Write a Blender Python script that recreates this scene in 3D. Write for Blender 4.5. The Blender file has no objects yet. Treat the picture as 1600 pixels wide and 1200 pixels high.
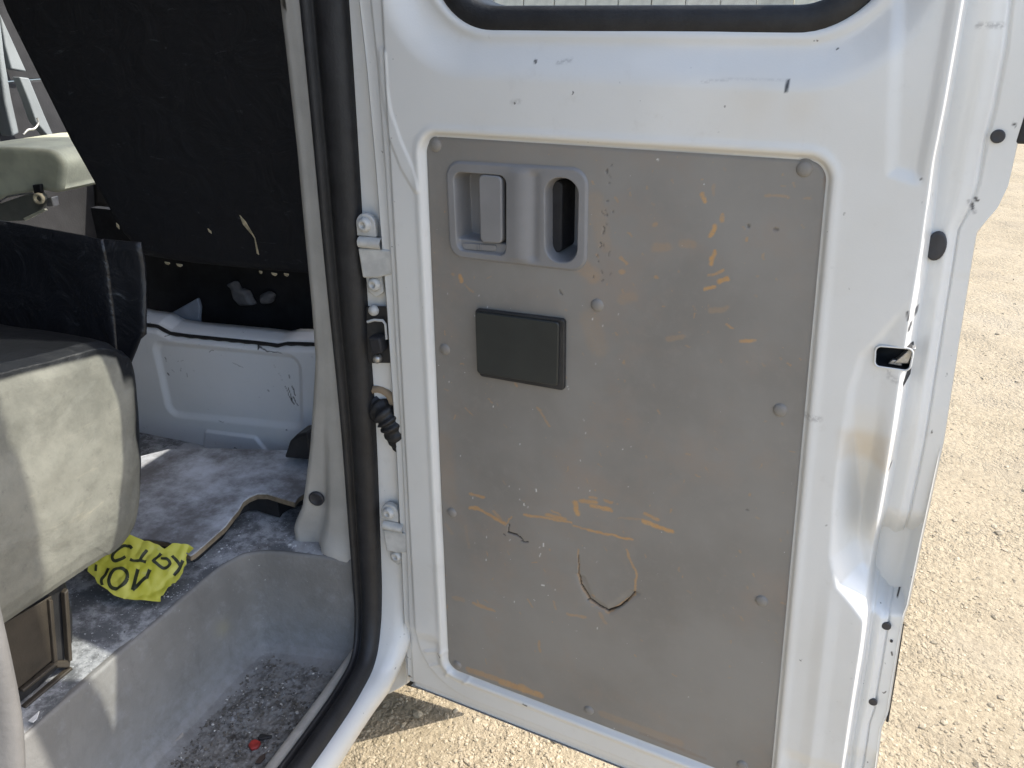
import bpy, bmesh, math, random
import numpy as np
from mathutils import Vector, Matrix
random.seed(7); rng = np.random.default_rng(7)
S = bpy.context.scene
COL = S.collection
# ---------------------------------------------------------------- camera, sky, sun, exposure
# World: van points along +Y, its right-hand side faces +X, the door hinge foot stands at x=0, y=0.
FPX = 1250.0                       # focal length in pixels of the 1600 px wide photograph
PITCH = math.atan((600 - 31) / FPX)
YAW = math.radians(20.6)
CAM = np.array([.583, -.988, 1.55])
cd = bpy.data.cameras.new('camera'); cam = bpy.data.objects.new('camera', cd); COL.objects.link(cam)
cd.sensor_fit = 'HORIZONTAL'; cd.sensor_width = 36; cd.lens = 36 * FPX / 1600
cd.clip_start = .02; cd.clip_end = 3000
cam.location = CAM; cam.rotation_euler = (math.pi / 2 - PITCH, 0, YAW)
S.camera = cam
SUN_DIR = np.array([1, .41, 1.25]); SUN_DIR /= np.linalg.norm(SUN_DIR)
w = bpy.data.worlds.new('World'); S.world = w; w.use_nodes = True
nt = w.node_tree; bg = nt.nodes['Background']
sky = nt.nodes.new('ShaderNodeTexSky'); sky.sky_type = 'NISHITA'; sky.sun_disc = False
sky.sun_elevation = math.asin(SUN_DIR[2]); sky.sun_rotation = math.atan2(SUN_DIR[0], SUN_DIR[1])
sky.air_density = 1.0; sky.dust_density = 2.0; sky.ozone_density = 1.0
nt.links.new(sky.outputs[0], bg.inputs[0]); bg.inputs[1].default_value = .15
sd = bpy.data.lights.new('sun', 'SUN'); so = bpy.data.objects.new('sun', sd); COL.objects.link(so)
sd.energy = 2.5; sd.angle = math.radians(.5); sd.color = (1, .95, .86)
so.rotation_euler = Vector(SUN_DIR).to_track_quat('Z', 'Y').to_euler(); so.location = (3, 2, 6)
S.view_settings.view_transform = 'Standard'; S.view_settings.look = 'None'
S.view_settings.gamma = 1; S.view_settings.use_curve_mapping = False
S.view_settings.exposure = 1.32
S.render.engine = 'CYCLES'
try:
    S.cycles.max_bounces = 8; S.cycles.diffuse_bounces = 5; S.cycles.transparent_max_bounces = 8
except Exception: pass

# ---------------------------------------------------------------- measuring the photograph
def ray(px, py):
    x = (np.asarray(px, float) - 800) / FPX; y = (np.asarray(py, float) - 600) / FPX
    fw = math.cos(PITCH) - y * math.sin(PITCH); dn = y * math.cos(PITCH) + math.sin(PITCH)
    return np.stack([x * math.cos(YAW) - fw * math.sin(YAW), x * math.sin(YAW) + fw * math.cos(YAW), -dn], -1)
def onX(px, py, v): d = ray(px, py); return CAM + d * (v - CAM[0]) / d[0]
def onY(px, py, v): d = ray(px, py); return CAM + d * (v - CAM[1]) / d[1]
def onZ(px, py, v): d = ray(px, py); return CAM + d * (v - CAM[2]) / d[2]
DA = math.radians(-5.6)            # the open door: direction along it and normal towards its inner face
DD = np.array([math.cos(DA), math.sin(DA), 0]); DN = np.array([math.sin(DA), -math.cos(DA), 0]); P0 = np.array([0, 0, .40])
def onD(px, py, h=0.0):
    """pixel -> (s, z) on the plane of the open door, s metres from its hinge edge"""
    d = ray(px, py); t = ((P0 + DN * h - CAM) @ DN) / (d @ DN); q = CAM + d * t
    return np.array([(q - P0) @ DD, q[2]])
def door_pt(s, z, h):
    s, z, h = np.broadcast_arrays(s, z, h)
    p = P0[None] * 0 if False else None
    out = np.empty(s.shape + (3,)); out[..., 0] = DD[0] * s + DN[0] * h; out[..., 1] = DD[1] * s + DN[1] * h; out[..., 2] = z
    return out
def dl(pts, h=0.0): return np.array([onD(a, b, h) for a, b in pts])

# ---------------------------------------------------------------- numpy helpers
def sstep(a, b, x):
    t = np.clip((x - a) / (b - a), 0, 1); return t * t * (3 - 2 * t)
def vnoise(x, y, seed=0):
    r = np.random.default_rng(seed).random((257, 257))
    xi = np.floor(x).astype(int); yi = np.floor(y).astype(int); fx = x - xi; fy = y - yi
    fx = fx * fx * (3 - 2 * fx); fy = fy * fy * (3 - 2 * fy); xi %= 256; yi %= 256
    return (r[xi, yi] * (1 - fx) * (1 - fy) + r[xi + 1, yi] * fx * (1 - fy) + r[xi, yi + 1] * (1 - fx) * fy + r[xi + 1, yi + 1] * fx * fy)
def fbm(x, y, seed=0, o=4):
    v = 0; a = .5; t = 0
    for k in range(o): v = v + a * vnoise(x * 2 ** k + 13.7 * k, y * 2 ** k + 7.1 * k, seed + k); t += a; a *= .5
    return v / t
def sdpoly(p, V):
    """signed distance to a polygon, negative inside; p (...,2)"""
    x, y = p[..., 0], p[..., 1]; d = np.full(x.shape, 1e9); ins = np.zeros(x.shape, bool); n = len(V)
    for i in range(n):
        a = V[i]; b = V[(i + 1) % n]; e = b - a; wx, wy = x - a[0], y - a[1]
        t = np.clip((wx * e[0] + wy * e[1]) / (e @ e + 1e-12), 0, 1)
        d = np.minimum(d, (wx - e[0] * t) ** 2 + (wy - e[1] * t) ** 2)
        c = ((a[1] <= y) & (b[1] > y)) | ((b[1] <= y) & (a[1] > y))
        if abs(e[1]) > 1e-12: ins ^= c & (x < a[0] + (y - a[1]) / e[1] * e[0])
    d = np.sqrt(d); return np.where(ins, -d, d)
def seg_dist(p, a, b):
    e = np.asarray(b) - np.asarray(a); wx, wy = p[..., 0] - a[0], p[..., 1] - a[1]
    t = np.clip((wx * e[0] + wy * e[1]) / (e @ e + 1e-12), 0, 1)
    return np.hypot(wx - e[0] * t, wy - e[1] * t)
def inset(V, r):
    V = np.asarray(V, float); n = len(V); out = []
    area = sum(V[i][0] * V[(i + 1) % n][1] - V[(i + 1) % n][0] * V[i][1] for i in range(n)); sg = 1 if area > 0 else -1
    for i in range(n):
        a, b, c = V[i - 1], V[i], V[(i + 1) % n]
        e1 = (b - a) / np.linalg.norm(b - a); e2 = (c - b) / np.linalg.norm(c - b)
        n1 = sg * np.array([-e1[1], e1[0]]); n2 = sg * np.array([-e2[1], e2[0]])
        m = np.array([e1, -e2]).T
        t = np.linalg.solve(m, (b + n2 * r) - (b + n1 * r)); out.append(b + n1 * r + e1 * t[0])
    return np.array(out)
def round_sdf(V, r):
    W = inset(V, r); return lambda p: sdpoly(p, W) - r
def snap(P2, sdf, cond, eps=4e-4):
    """move the vertices where cond holds onto the zero line of sdf"""
    out = P2.copy()
    for _ in range(3):
        q = out[cond]; f = sdf(q)
        gx = (sdf(q + [eps, 0]) - sdf(q - [eps, 0])) / (2 * eps); gy = (sdf(q + [0, eps]) - sdf(q - [0, eps])) / (2 * eps)
        g = np.maximum(gx * gx + gy * gy, .2); q = q - np.stack([f * gx / g, f * gy / g], -1); out[cond] = q
    return out
# ---------------------------------------------------------------- mesh helpers
def link(name, me, mat=None, parent=None):
    o = bpy.data.objects.new(name, me); COL.objects.link(o)
    if mat is not None: me.materials.append(mat)
    if parent is not None: o.parent = parent
    return o
def raw_mesh(name, V, F, smooth=True, attrs=None):
    me = bpy.data.meshes.new(name); V = np.asarray(V, np.float32).reshape(-1, 3)
    if isinstance(F, np.ndarray):
        k = F.shape[1]; me.vertices.add(len(V)); me.vertices.foreach_set('co', V.ravel())
        me.loops.add(F.size); me.loops.foreach_set('vertex_index', F.astype(np.int32).ravel())
        me.polygons.add(len(F)); me.polygons.foreach_set('loop_start', np.arange(0, F.size, k, dtype=np.int32))
        me.update(calc_edges=True)
    else:
        me.from_pydata(V.tolist(), [], F); me.update()
    me.polygons.foreach_set('use_smooth', np.full(len(me.polygons), smooth))
    for k, v in (attrs or {}).items():
        a = me.attributes.new(k, 'FLOAT', 'POINT'); a.data.foreach_set('value', np.asarray(v, np.float32).ravel())
    me.validate(); return me
def grid_mesh(name, P, keep=None, flip=False, smooth=True, attrs=None):
    R, C = P.shape[:2]; i = np.arange(R * C).reshape(R, C)
    F = np.stack([i[:-1, :-1], i[:-1, 1:], i[1:, 1:], i[1:, :-1]], -1)
    if flip: F = F[..., ::-1]
    F = F.reshape(-1, 4) if keep is None else F[keep]
    V = P.reshape(-1, 3); at = {k: np.asarray(v).ravel() for k, v in (attrs or {}).items()}
    if keep is not None:
        u, inv = np.unique(F, return_inverse=True); F = inv.reshape(F.shape); V = V[u]; at = {k: v[u] for k, v in at.items()}
    return raw_mesh(name, V, F, smooth, at)
def bevel(o, wd, seg=3):
    m = o.modifiers.new('bevel', 'BEVEL'); m.width = wd; m.segments = seg; m.limit_method = 'ANGLE'; m.angle_limit = math.radians(35)
    m.harden_normals = False; return o
def smooth_by_angle(me, deg=40):
    me.polygons.foreach_set('use_smooth', np.full(len(me.polygons), True)); me.set_sharp_from_angle(angle=math.radians(deg))
def prism(name, pts, vec, mat, parent=None, bv=0, seg=3):
    """closed solid: polygon pts pushed along vec"""
    pts = [np.asarray(p, float) for p in pts]; n = len(pts); vec = np.asarray(vec, float)
    V = pts + [p + vec for p in pts]
    F = [list(range(n)), list(range(2 * n - 1, n - 1, -1))] + [[(i + 1) % n, i, n + i, n + (i + 1) % n] for i in range(n)]
    bm = bmesh.new(); vs = [bm.verts.new(v) for v in V]
    for f in F: bm.faces.new([vs[k] for k in f])
    bmesh.ops.recalc_face_normals(bm, faces=bm.faces)
    me = bpy.data.meshes.new(name); bm.to_mesh(me); bm.free(); smooth_by_angle(me)
    o = link(name, me, mat, parent)
    if bv: bevel(o, bv, seg)
    return o
def box(name, a, b, mat, parent=None, bv=0):
    (x0, y0, z0), (x1, y1, z1) = a, b
    return prism(name, [(x0, y0, z0), (x1, y0, z0), (x1, y1, z0), (x0, y1, z0)], (0, 0, z1 - z0), mat, parent, bv)
def catmull(pts, n=8):
    P = np.asarray(pts, float); P = np.vstack([2 * P[0] - P[1], P, 2 * P[-1] - P[-2]]); out = []
    for i in range(1, len(P) - 2):
        a, b, c, d = P[i - 1:i + 3]
        for t in np.linspace(0, 1, n, endpoint=False):
            out.append(.5 * (2 * b + (c - a) * t + (2 * a - 5 * b + 4 * c - d) * t * t + (3 * b - a - 3 * c + d) * t ** 3))
    out.append(P[-2]); return np.array(out)
def sweep(name, path, prof, out_dir, mat, parent=None, scale=None, closed=False, flip=False):
    """profile (u along out_dir, v along the surface normal) carried along a path"""
    path = np.asarray(path, float); prof = np.asarray(prof, float)
    T = np.gradient(path, axis=0); T /= np.linalg.norm(T, axis=1)[:, None]
    od = np.asarray(out_dir, float); od = od / np.linalg.norm(od)
    U = od - T * (T @ od)[:, None]; U /= np.linalg.norm(U, axis=1)[:, None]; N = np.cross(T, U)
    sc = np.ones(len(path)) if scale is None else np.asarray(scale)
    P = path[:, None] + U[:, None] * (prof[None, :, :1] * sc[:, None, None]) + N[:, None] * prof[None, :, 1:]
    if closed: P = np.concatenate([P, P[:, :1]], 1)
    return link(name, grid_mesh(name, P, flip=flip), mat, parent)
def tube(name, path, r, mat, parent=None, seg=10):
    path = np.asarray(path, float); T = np.gradient(path, axis=0); T /= np.linalg.norm(T, axis=1)[:, None]
    ref = np.array([0, 0, 1.]) if abs(T[0][2]) < .9 else np.array([1., 0, 0]); P = []
    rr = np.broadcast_to(np.asarray(r, float), (len(path),))
    for p, t, q in zip(path, T, rr):
        u = ref - t * (t @ ref); u /= np.linalg.norm(u); v = np.cross(t, u); ref = u
        P.append([p + q * (math.cos(a) * u + math.sin(a) * v) for a in np.linspace(0, 2 * math.pi, seg + 1)])
    return link(name, grid_mesh(name, np.array(P)), mat, parent)
def lathe_mesh(name, prof, seg=20, attr=None):
    """prof: (radius, height); axis +Z"""
    P = np.array([[(r * math.cos(a), r * math.sin(a), h) for a in np.linspace(0, 2 * math.pi, seg + 1)] for r, h in prof])
    return grid_mesh(name, P)
def frame_matrix(origin, zdir, xdir=(0, 0, 1)):
    z = Vector(zdir).normalized(); x = Vector(xdir); x = (x - z * x.dot(z)).normalized(); y = z.cross(x)
    m = Matrix((x, y, z)).transposed().to_4x4(); m.translation = Vector(origin); return m
def tag(o, label=None, cat=None, group=None, kind=None):
    if label: o['label'] = label
    if cat: o['category'] = cat
    if group: o['group'] = group
    if kind: o['kind'] = kind
    return o
def empty(name, loc=(0, 0, 0)):
    o = bpy.data.objects.new(name, None); COL.objects.link(o); o.empty_display_size = .05; o.location = loc; return o

# ---------------------------------------------------------------- materials
class NT:
    def __init__(s, name):
        s.m = bpy.data.materials.new(name); s.m.use_nodes = True; s.t = s.m.node_tree
        s.b = s.t.nodes['Principled BSDF']; s.o = s.t.nodes['Material Output']; s._co = None
    def n(s, ty, **k):
        x = s.t.nodes.new(ty)
        for a, v in k.items(): setattr(x, a, v)
        return x
    def put(s, sock, v):
        if hasattr(v, 'is_output'): s.t.links.new(v, sock)
        elif hasattr(v, '__len__') and len(v) == 3 and sock.type == 'RGBA': sock.default_value = (*v, 1)
        else: sock.default_value = v
    def co(s):
        if s._co is None: s._co = s.n('ShaderNodeTexCoord').outputs['Object']
        return s._co
    def noise(s, scale, detail=4, rough=.55, dist=0, stretch=None):
        x = s.n('ShaderNodeTexNoise'); x.inputs['Scale'].default_value = scale; x.inputs['Detail'].default_value = detail
        x.inputs['Roughness'].default_value = rough; x.inputs['Distortion'].default_value = dist
        c = s.co()
        if stretch:
            mp = s.n('ShaderNodeMapping'); mp.inputs['Scale'].default_value = stretch; s.t.links.new(c, mp.inputs[0]); c = mp.outputs[0]
        s.t.links.new(c, x.inputs['Vector']); return x.outputs['Fac']
    def voro(s, scale, feature='F1', out='Distance', rnd=1):
        x = s.n('ShaderNodeTexVoronoi'); x.feature = feature; x.inputs['Scale'].default_value = scale; x.inputs['Randomness'].default_value = rnd
        s.t.links.new(s.co(), x.inputs['Vector']); return x.outputs[out]
    def attr(s, name): return s.n('ShaderNodeAttribute', attribute_name=name).outputs['Fac']
    def ramp(s, v, a, b, lo=0., hi=1.):
        x = s.n('ShaderNodeMapRange'); x.interpolation_type = 'SMOOTHSTEP'; s.put(x.inputs[0], v)
        for i, q in enumerate((a, b, lo, hi)): x.inputs[i + 1].default_value = q
        return x.outputs[0]
    def math(s, op, a, b=0.):
        x = s.n('ShaderNodeMath', operation=op); s.put(x.inputs[0], a); s.put(x.inputs[1], b); return x.outputs[0]
    def mix(s, f, a, b):
        x = s.n('ShaderNodeMix', data_type='RGBA'); s.put(x.inputs[0], f); s.put(x.inputs[6], a); s.put(x.inputs[7], b); return x.outputs[2]
    def bump(s, h, dist=.001, strength=1., prev=None):
        x = s.n('ShaderNodeBump'); x.inputs['Strength'].default_value = strength; x.inputs['Distance'].default_value = dist
        s.put(x.inputs['Height'], h)
        if prev is not None: s.t.links.new(prev, x.inputs['Normal'])
        return x.outputs[0]
    def out(s, col=None, rough=None, nrm=None, **k):
        if col is not None: s.put(s.b.inputs['Base Color'], col)
        if rough is not None: s.put(s.b.inputs['Roughness'], rough)
        if nrm is not None: s.t.links.new(nrm, s.b.inputs['Normal'])
        for a, v in k.items(): s.put(s.b.inputs[a.replace('_', ' ')], v)
        return s.m
def plain(name, col, rough=.6, noise=.25, scale=12, bump=.0006, bscale=160, dust=0, dustcol=(.42, .42, .43), **k):
    n = NT(name); v = n.ramp(n.noise(scale, 5), .3, .7)
    c = n.mix(v, tuple(np.array(col) * (1 - noise)), tuple(np.minimum(1, np.array(col) * (1 + noise))))
    if dust: c = n.mix(n.math('MULTIPLY', n.ramp(n.noise(scale * .7, 6, .65), .42, .72), dust), c, dustcol)
    return n.out(c, n.math('ADD', n.math('MULTIPLY', n.noise(scale * 3, 4), .25), max(.02, rough - .12)), n.bump(n.noise(bscale, 3), bump), **k)
def white_paint(name, attrs=False, base=(.70, .695, .67)):
    n = NT(name); c = n.mix(n.ramp(n.noise(5, 5), .35, .75), base, tuple(np.array(base) * (.94, .93, .91)))
    grime = n.math('MULTIPLY', n.ramp(n.noise(26, 6, .7), .56, .8), .22); c = n.mix(grime, c, (.42, .38, .32))
    chip = n.math('MULTIPLY', n.ramp(n.noise(95, 2, .5), .73, .76), n.ramp(n.noise(7, 2), .5, .6)); c = n.mix(n.math('MULTIPLY', chip, .8), c, (.05, .045, .04))
    if attrs:
        c = n.mix(n.math('MULTIPLY', n.attr('stain'), .8), c, (.62, .53, .40)); c = n.mix(n.attr('chip'), c, (.035, .033, .035)); c = n.mix(n.math('MULTIPLY', n.attr('rub'), n.ramp(n.noise(300, 3), .3, .6)), c, (.25, .24, .24))
    r = n.math('ADD', .22, n.math('MULTIPLY', n.noise(30, 5), .32))
    return n.out(c, r, n.bump(n.noise(420, 2), .00025, .5), Coat_Weight=.35, Coat_Roughness=.12, Specular_IOR_Level=.5)
M = {}
M['white'] = white_paint('white_van_paint')
M['door_white'] = white_paint('white_door_paint', True)
M['seal'] = plain('black_rubber', (.012, .012, .0135), .55, .3, 30, .0005, 300, .12, (.07, .07, .07))
M['black'] = plain('black_plastic', (.016, .016, .017), .5, .3, 20, .0004, 400, .15, (.14, .13, .12))
M['dark'] = plain('dark_metal_or_shade', (.012, .012, .014), .7, .4, 20)  # dark metal, also given to the added shade pieces
M['hole'] = plain('dark_rubber_plug', (.03, .03, .034), .5, .2, 60)
M['trim'] = plain('grey_pillar_plastic', (.40, .388, .36), .62, .10, 14, .0004, 500, .25, (.47, .46, .44))
M['tray'] = None
M['metal'] = plain('bare_steel', (.45, .44, .42), .4, .25, 60, Metallic=.8)
M['hinge'] = plain('painted_hinge', (.52, .515, .49), .4, .12, 50)
M['red'] = plain('red_plastic_scrap', (.30, .03, .025), .45, .3, 80)
M['yellow_bit'] = plain('pale_foam', (.55, .47, .30), .9, .3, 80)
def m_panel():
    n = NT('grey_door_card'); base = n.mix(n.ramp(n.noise(4, 4), .3, .7), (.205, .190, .170), (.26, .245, .223))
    base = n.mix(n.ramp(n.noise(55, 5, .7), .45, .8, 0, .35), base, (.275, .257, .232))
    base = n.mix(n.ramp(n.noise(7, 6, .7), .48, .72, 0, .5), base, (.285, .225, .18))
    sp = n.ramp(n.noise(210, 2), .735, .76); base = n.mix(n.math('MULTIPLY', sp, .55), base, (.40, .29, .17))
    sw = n.ramp(n.noise(170, 2, .4), .79, .8); base = n.mix(n.math('MULTIPLY', sw, .6), base, (.6, .6, .58))
    sc = n.attr('scratch'); k = n.math('MULTIPLY', sc, n.ramp(n.noise(210, 5, .75, 1.5, (1, 1, 1.8)), .30, .54, .25, .95))
    c = n.mix(k, base, n.mix(n.noise(60, 4), (.43, .22, .07), (.54, .34, .15)))
    c = n.mix(n.attr('rust'), c, (.20, .115, .065)); c = n.mix(n.attr('fleck'), c, (.72, .71, .68)); c = n.mix(n.attr('crack'), c, (.012, .009, .007))
    return n.out(c, n.math('ADD', .42, n.math('MULTIPLY', n.noise(40, 4), .2)), n.bump(n.noise(900, 2), .00012, .6, n.bump(n.noise(14, 4), .0012, .5)), Specular_IOR_Level=.4)
M['panel'] = m_panel()
M['bezel'] = plain('grey_handle_plastic', (.222, .216, .214), .5, .05, 20, .0002, 900, .12, (.3, .29, .28))
M['plate'] = plain('charcoal_plate', (.020, .023, .0215), .45, .12, 18, .0002, 600, .25, (.04, .042, .037))
def m_tray():
    n = NT('grey_step_plastic'); c = n.mix(n.ramp(n.noise(9, 5), .3, .7), (.165, .16, .15), (.215, .21, .20))
    c = n.mix(n.ramp(n.noise(30, 6, .7), .5, .75, 0, .5), c, (.28, .285, .29)); c = n.mix(n.ramp(n.noise(120, 3), .72, .75, 0, .6), c, (.45, .45, .43))
    d = n.attr('dirt'); k = n.ramp(n.math('ADD', n.math('MULTIPLY', n.noise(20, 9, .8, .6), 1.3), n.math('MULTIPLY', d, .55)), .98, 1.28)
    dc = n.mix(n.ramp(n.noise(70, 6, .7), .36, .62), (.06, .056, .05), (.24, .245, .245)); dc = n.mix(n.ramp(n.noise(24, 6, .7), .56, .68, 0, .75), dc, (.10, .08, .045)); dc = n.mix(n.ramp(n.noise(13, 6, .7, .5), .56, .64, 0, .8), dc, (.035, .032, .03))
    dc = n.mix(n.ramp(n.noise(190, 3), .68, .73, 0, .8), dc, (.55, .55, .54))
    c = n.mix(n.math('MULTIPLY', k, d), c, dc); c = n.mix(n.math('MULTIPLY', n.attr('dust'), n.ramp(n.noise(60, 6, .75), .35, .6, .3, 1)), c, (.27, .275, .28))
    c = n.mix(n.attr('spot'), c, (.36, .33, .2)); c = n.mix(n.ramp(n.noise(16, 8, .75, .8, (1, 1, .45)), .52, .74, 0, .6), c, (.13, .125, .12))
    return n.out(c, n.math('ADD', .45, n.math('MULTIPLY', n.noise(50, 4), .25)), n.bump(n.noise(160, 5), .002, .5))
M['tray'] = m_tray()
def m_dusty(name, dark, dust, amt=(.4, .62), sc=9, flakes=True, bump=.002):
    n = NT(name); c = n.mix(n.ramp(n.noise(sc, 8, .74, .1), *amt), dark, dust)
    c = n.mix(n.ramp(n.noise(sc * .5, 5, .6, .3), .52, .66, 0, .55), c, tuple(np.array(dark) * (1.05, .85, .72)))
    if flakes:
        c = n.mix(n.ramp(n.noise(170, 3, .6), .64, .68, 0, .85), c, (.66, .67, .68)); c = n.mix(n.ramp(n.noise(120, 3, .6), .66, .7, 0, .8), c, (.03, .03, .03))
    return n.out(c, .8, n.bump(n.noise(130, 5), bump, .6))
M['floor'] = m_dusty('dusty_floor_vinyl', (.13, .135, .14), (.42, .43, .445), (.42, .6), 14)
M['board'] = m_dusty('dusty_plywood', (.17, .165, .165), (.58, .61, .655), (.34, .66), 6, False, .0008)
M['board_edge'] = plain('raw_plywood_edge', (.20, .16, .11), .9, .3, 60)
def m_fabric():
    n = NT('worn_seat_fabric'); c = n.mix(n.ramp(n.noise(8, 8, .72, .05), .30, .70), (.15, .148, .125), (.255, .248, .21)); c = n.mix(n.ramp(n.noise(60, 6, .75), .55, .75, 0, .5), c, (.11, .105, .095))
    c = n.mix(n.math('MULTIPLY', n.ramp(n.noise(16, 7, .8, .25, (1, .6, 2.2)), .58, .76), .5), c, (.42, .385, .29))
    wv = n.n('ShaderNodeTexWave'); wv.inputs['Scale'].default_value = 190; wv.bands_direction = 'Z'; n.t.links.new(n.co(), wv.inputs['Vector'])
    v = n.attr('vinyl_or_shade'); vc = n.mix(n.ramp(n.noise(16, 7, .75, 1.2, (1, 2.5, 3)), .60, .74, 0, .35), (.007, .008, .010), (.06, .065, .07)); c = n.mix(v, c, vc)  # near-black tone for fabric in shade, mixed into the colour
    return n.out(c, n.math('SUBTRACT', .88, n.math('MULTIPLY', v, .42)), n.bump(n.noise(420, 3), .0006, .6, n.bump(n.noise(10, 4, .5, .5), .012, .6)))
M['fabric'] = m_fabric(); M['base_panel0'] = plain('seam_thread', (.07, .065, .055), .8)
def m_vinyl(name, col=(.018, .02, .024), rough=.38):
    n = NT(name); c = n.mix(n.ramp(n.noise(16, 7, .75, 1.2, (1, 2.5, 3)), .6, .74, 0, .55), col, (.12, .13, .14))
    return n.out(c, n.math('ADD', rough - .1, n.math('MULTIPLY', n.noise(25, 5), .35)), n.bump(n.noise(12, 5, .6, .8), .012, .7))
M['vinyl_or_shade'] = m_vinyl('scuffed_black_vinyl', (.011, .012, .015), .34)
M['seatback'] = m_vinyl('black_seat_back', (.010, .010, .012), .75)
M['olive'] = plain('pale_olive_fabric', (.60, .60, .44), .85, .15, 14)
M['light_trim'] = plain('pale_cab_trim', (.24, .26, .265), .6, .1, 8)
M['far_lining'] = plain('dark_far_lining', (.03, .03, .032), .9, .3, 8)
M['lining'] = plain('grey_headlining', (.40, .40, .39), .9, .2, 8)
def m_base():
    n = NT('scuffed_white_box'); c = n.mix(n.ramp(n.noise(6, 5), .3, .7), (.76, .78, .79), (.81, .82, .825))
    c = n.mix(n.attr('chip'), c, (.02, .02, .02)); c = n.mix(n.ramp(n.noise(60, 5, .75), .63, .72, 0, .55), c, (.25, .25, .25))
    return n.out(c, .42, n.bump(n.noise(200, 2), .0003))
M['base'] = m_base()
def m_tape():
    n = NT('yellow_plastic_tape'); c = n.mix(n.ramp(n.noise(18, 5), .3, .7), (.47, .455, .045), (.55, .53, .09))
    c = n.mix(n.ramp(n.noise(40, 6, .7), .58, .78, 0, .4), c, (.40, .41, .33))
    return n.out(c, .42, n.bump(n.noise(60, 4), .0015, .6))
M['tape'] = m_tape(); M['ink'] = plain('black_tape_ink', (.03, .035, .015), .5, .3, 60)
def m_ground():
    n = NT('pale_gravel_ground'); v = n.ramp(n.noise(1.3, 6), .3, .7)
    c = n.mix(v, (.31, .255, .172), (.37, .305, .21)); cell = n.voro(75, 'F1', 'Color'); g = n.n('ShaderNodeRGBToBW'); n.t.links.new(cell, g.inputs[0])
    c = n.mix(n.ramp(g.outputs[0], .2, .8, 0, .6), c, (.45, .375, .26)); c = n.mix(n.ramp(n.noise(38, 6, .7), .58, .7, 0, .7), c, (.21, .17, .115))
    c = n.mix(n.ramp(n.noise(9, 5, .6), .60, .72, 0, .35), c, (.28, .23, .16))
    c = n.mix(n.ramp(n.noise(2.2, 6, .65, .4), .5, .7, 0, .45), c, (.29, .245, .18)); c = n.mix(n.ramp(n.noise(.8, 5, .6), .52, .68, 0, .5), c, (.40, .345, .26))
    soft = n.ramp(n.noise(3.5, 5, .6), .38, .62, .25, 1.2); h = n.math('ADD', n.math('MULTIPLY', n.math('MULTIPLY', n.voro(75, 'SMOOTH_F1'), -1.2), soft), n.math('ADD', n.math('MULTIPLY', n.math('MULTIPLY', n.voro(165), -.5), soft), n.math('MULTIPLY', n.noise(30, 7, .7), 1.8)))
    return n.out(c, .95, n.bump(h, .009, .8), Specular_IOR_Level=.2)
M['ground'] = m_ground()
M['stone'] = plain('pale_gravel_stone', (.37, .31, .22), .95, .35, 25, .001, 200)
def m_glass():
    n = NT('window_glass'); tr = n.n('ShaderNodeBsdfTransparent'); tr.inputs[0].default_value = (.95, .965, .95, 1)
    gl = n.n('ShaderNodeBsdfGlossy'); gl.inputs['Roughness'].default_value = .03;     mx = n.n('ShaderNodeMixShader'); mx.inputs[0].default_value = .06; n.t.links.new(tr.outputs[0], mx.inputs[1]); n.t.links.new(gl.outputs[0], mx.inputs[2])
    n.t.links.new(mx.outputs[0], n.o.inputs[0]); return n.m
M['glass'] = m_glass()
M['wall'] = plain('pale_block_wall', (.55, .53, .47), .9, .15, 3)
M['block'] = plain('grey_block', (.38, .37, .34), .9, .2, 3)

# ---------------------------------------------------------------- ground
gx = np.concatenate([[-900, -200, -40], np.linspace(-8, 10, 60), [40, 200, 900]]); gy = np.concatenate([[-900, -150, -30], np.linspace(-5, 16, 70), [60, 250, 900]])
GX, GY = np.meshgrid(gx, gy); near = (abs(GX) < 9) & (GY > -6) & (GY < 17)
GZ = np.where(near, (fbm(GX * .9 + 40, GY * .9 + 40, 3) - .5) * .03, 0)
ground = tag(link('ground', grid_mesh('ground', np.stack([GX, GY, GZ], -1)), M['ground']), kind='structure')
def scatter(name, n, place, smin, smax, mat, seed, flat=.65, drop=.25):
    r = np.random.default_rng(seed); bm = bmesh.new(); bmesh.ops.create_icosphere(bm, subdivisions=1, radius=1)
    base = np.array([v.co[:] for v in bm.verts]); F0 = np.array([[v.index for v in f.verts] for f in bm.faces]); bm.free()
    P = place(r, n); n = len(P); sz = smin + (smax - smin) * r.random(n) ** 2.5
    jit = 1 + (r.random((n, len(base), 1)) - .5) * .7; ax = .7 + .6 * r.random((n, 1, 3)); ax[:, :, 2] *= flat
    V = base[None] * jit * ax * sz[:, None, None]; a = r.random(n) * 6.28; c, s = np.cos(a)[:, None], np.sin(a)[:, None]
    V = np.stack([V[..., 0] * c - V[..., 1] * s, V[..., 0] * s + V[..., 1] * c, V[..., 2]], -1)
    V = V + P[:, None]; V[..., 2] += (sz * flat * (1 - drop * 2))[:, None] * .5
    F = (F0[None] + (np.arange(n) * len(base))[:, None, None]).reshape(-1, 3)
    return link(name, raw_mesh(name, V.reshape(-1, 3), F, False), mat)
def place_ground(r, n):
    out = []
    px = np.concatenate([1370 + 330 * r.random(n * 2 // 3), 520 + 460 * r.random(n // 3)])
    py = np.concatenate([150 + 1250 * r.random(n * 2 // 3) ** .8, 1050 + 260 * r.random(n // 3)])
    d = ray(px, py); t = -CAM[2] / d[:, 2]; P = CAM + d * t[:, None]
    P[:, 2] = (fbm(P[:, 0] * .9 + 40, P[:, 1] * .9 + 40, 3) - .5) * .03 - .001; return P
tag(scatter('gravel', 12000, place_ground, .0012, .0060, M['stone'], 5), 'loose pale gravel scattered over the sandy ground', 'gravel', kind='stuff')
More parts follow.
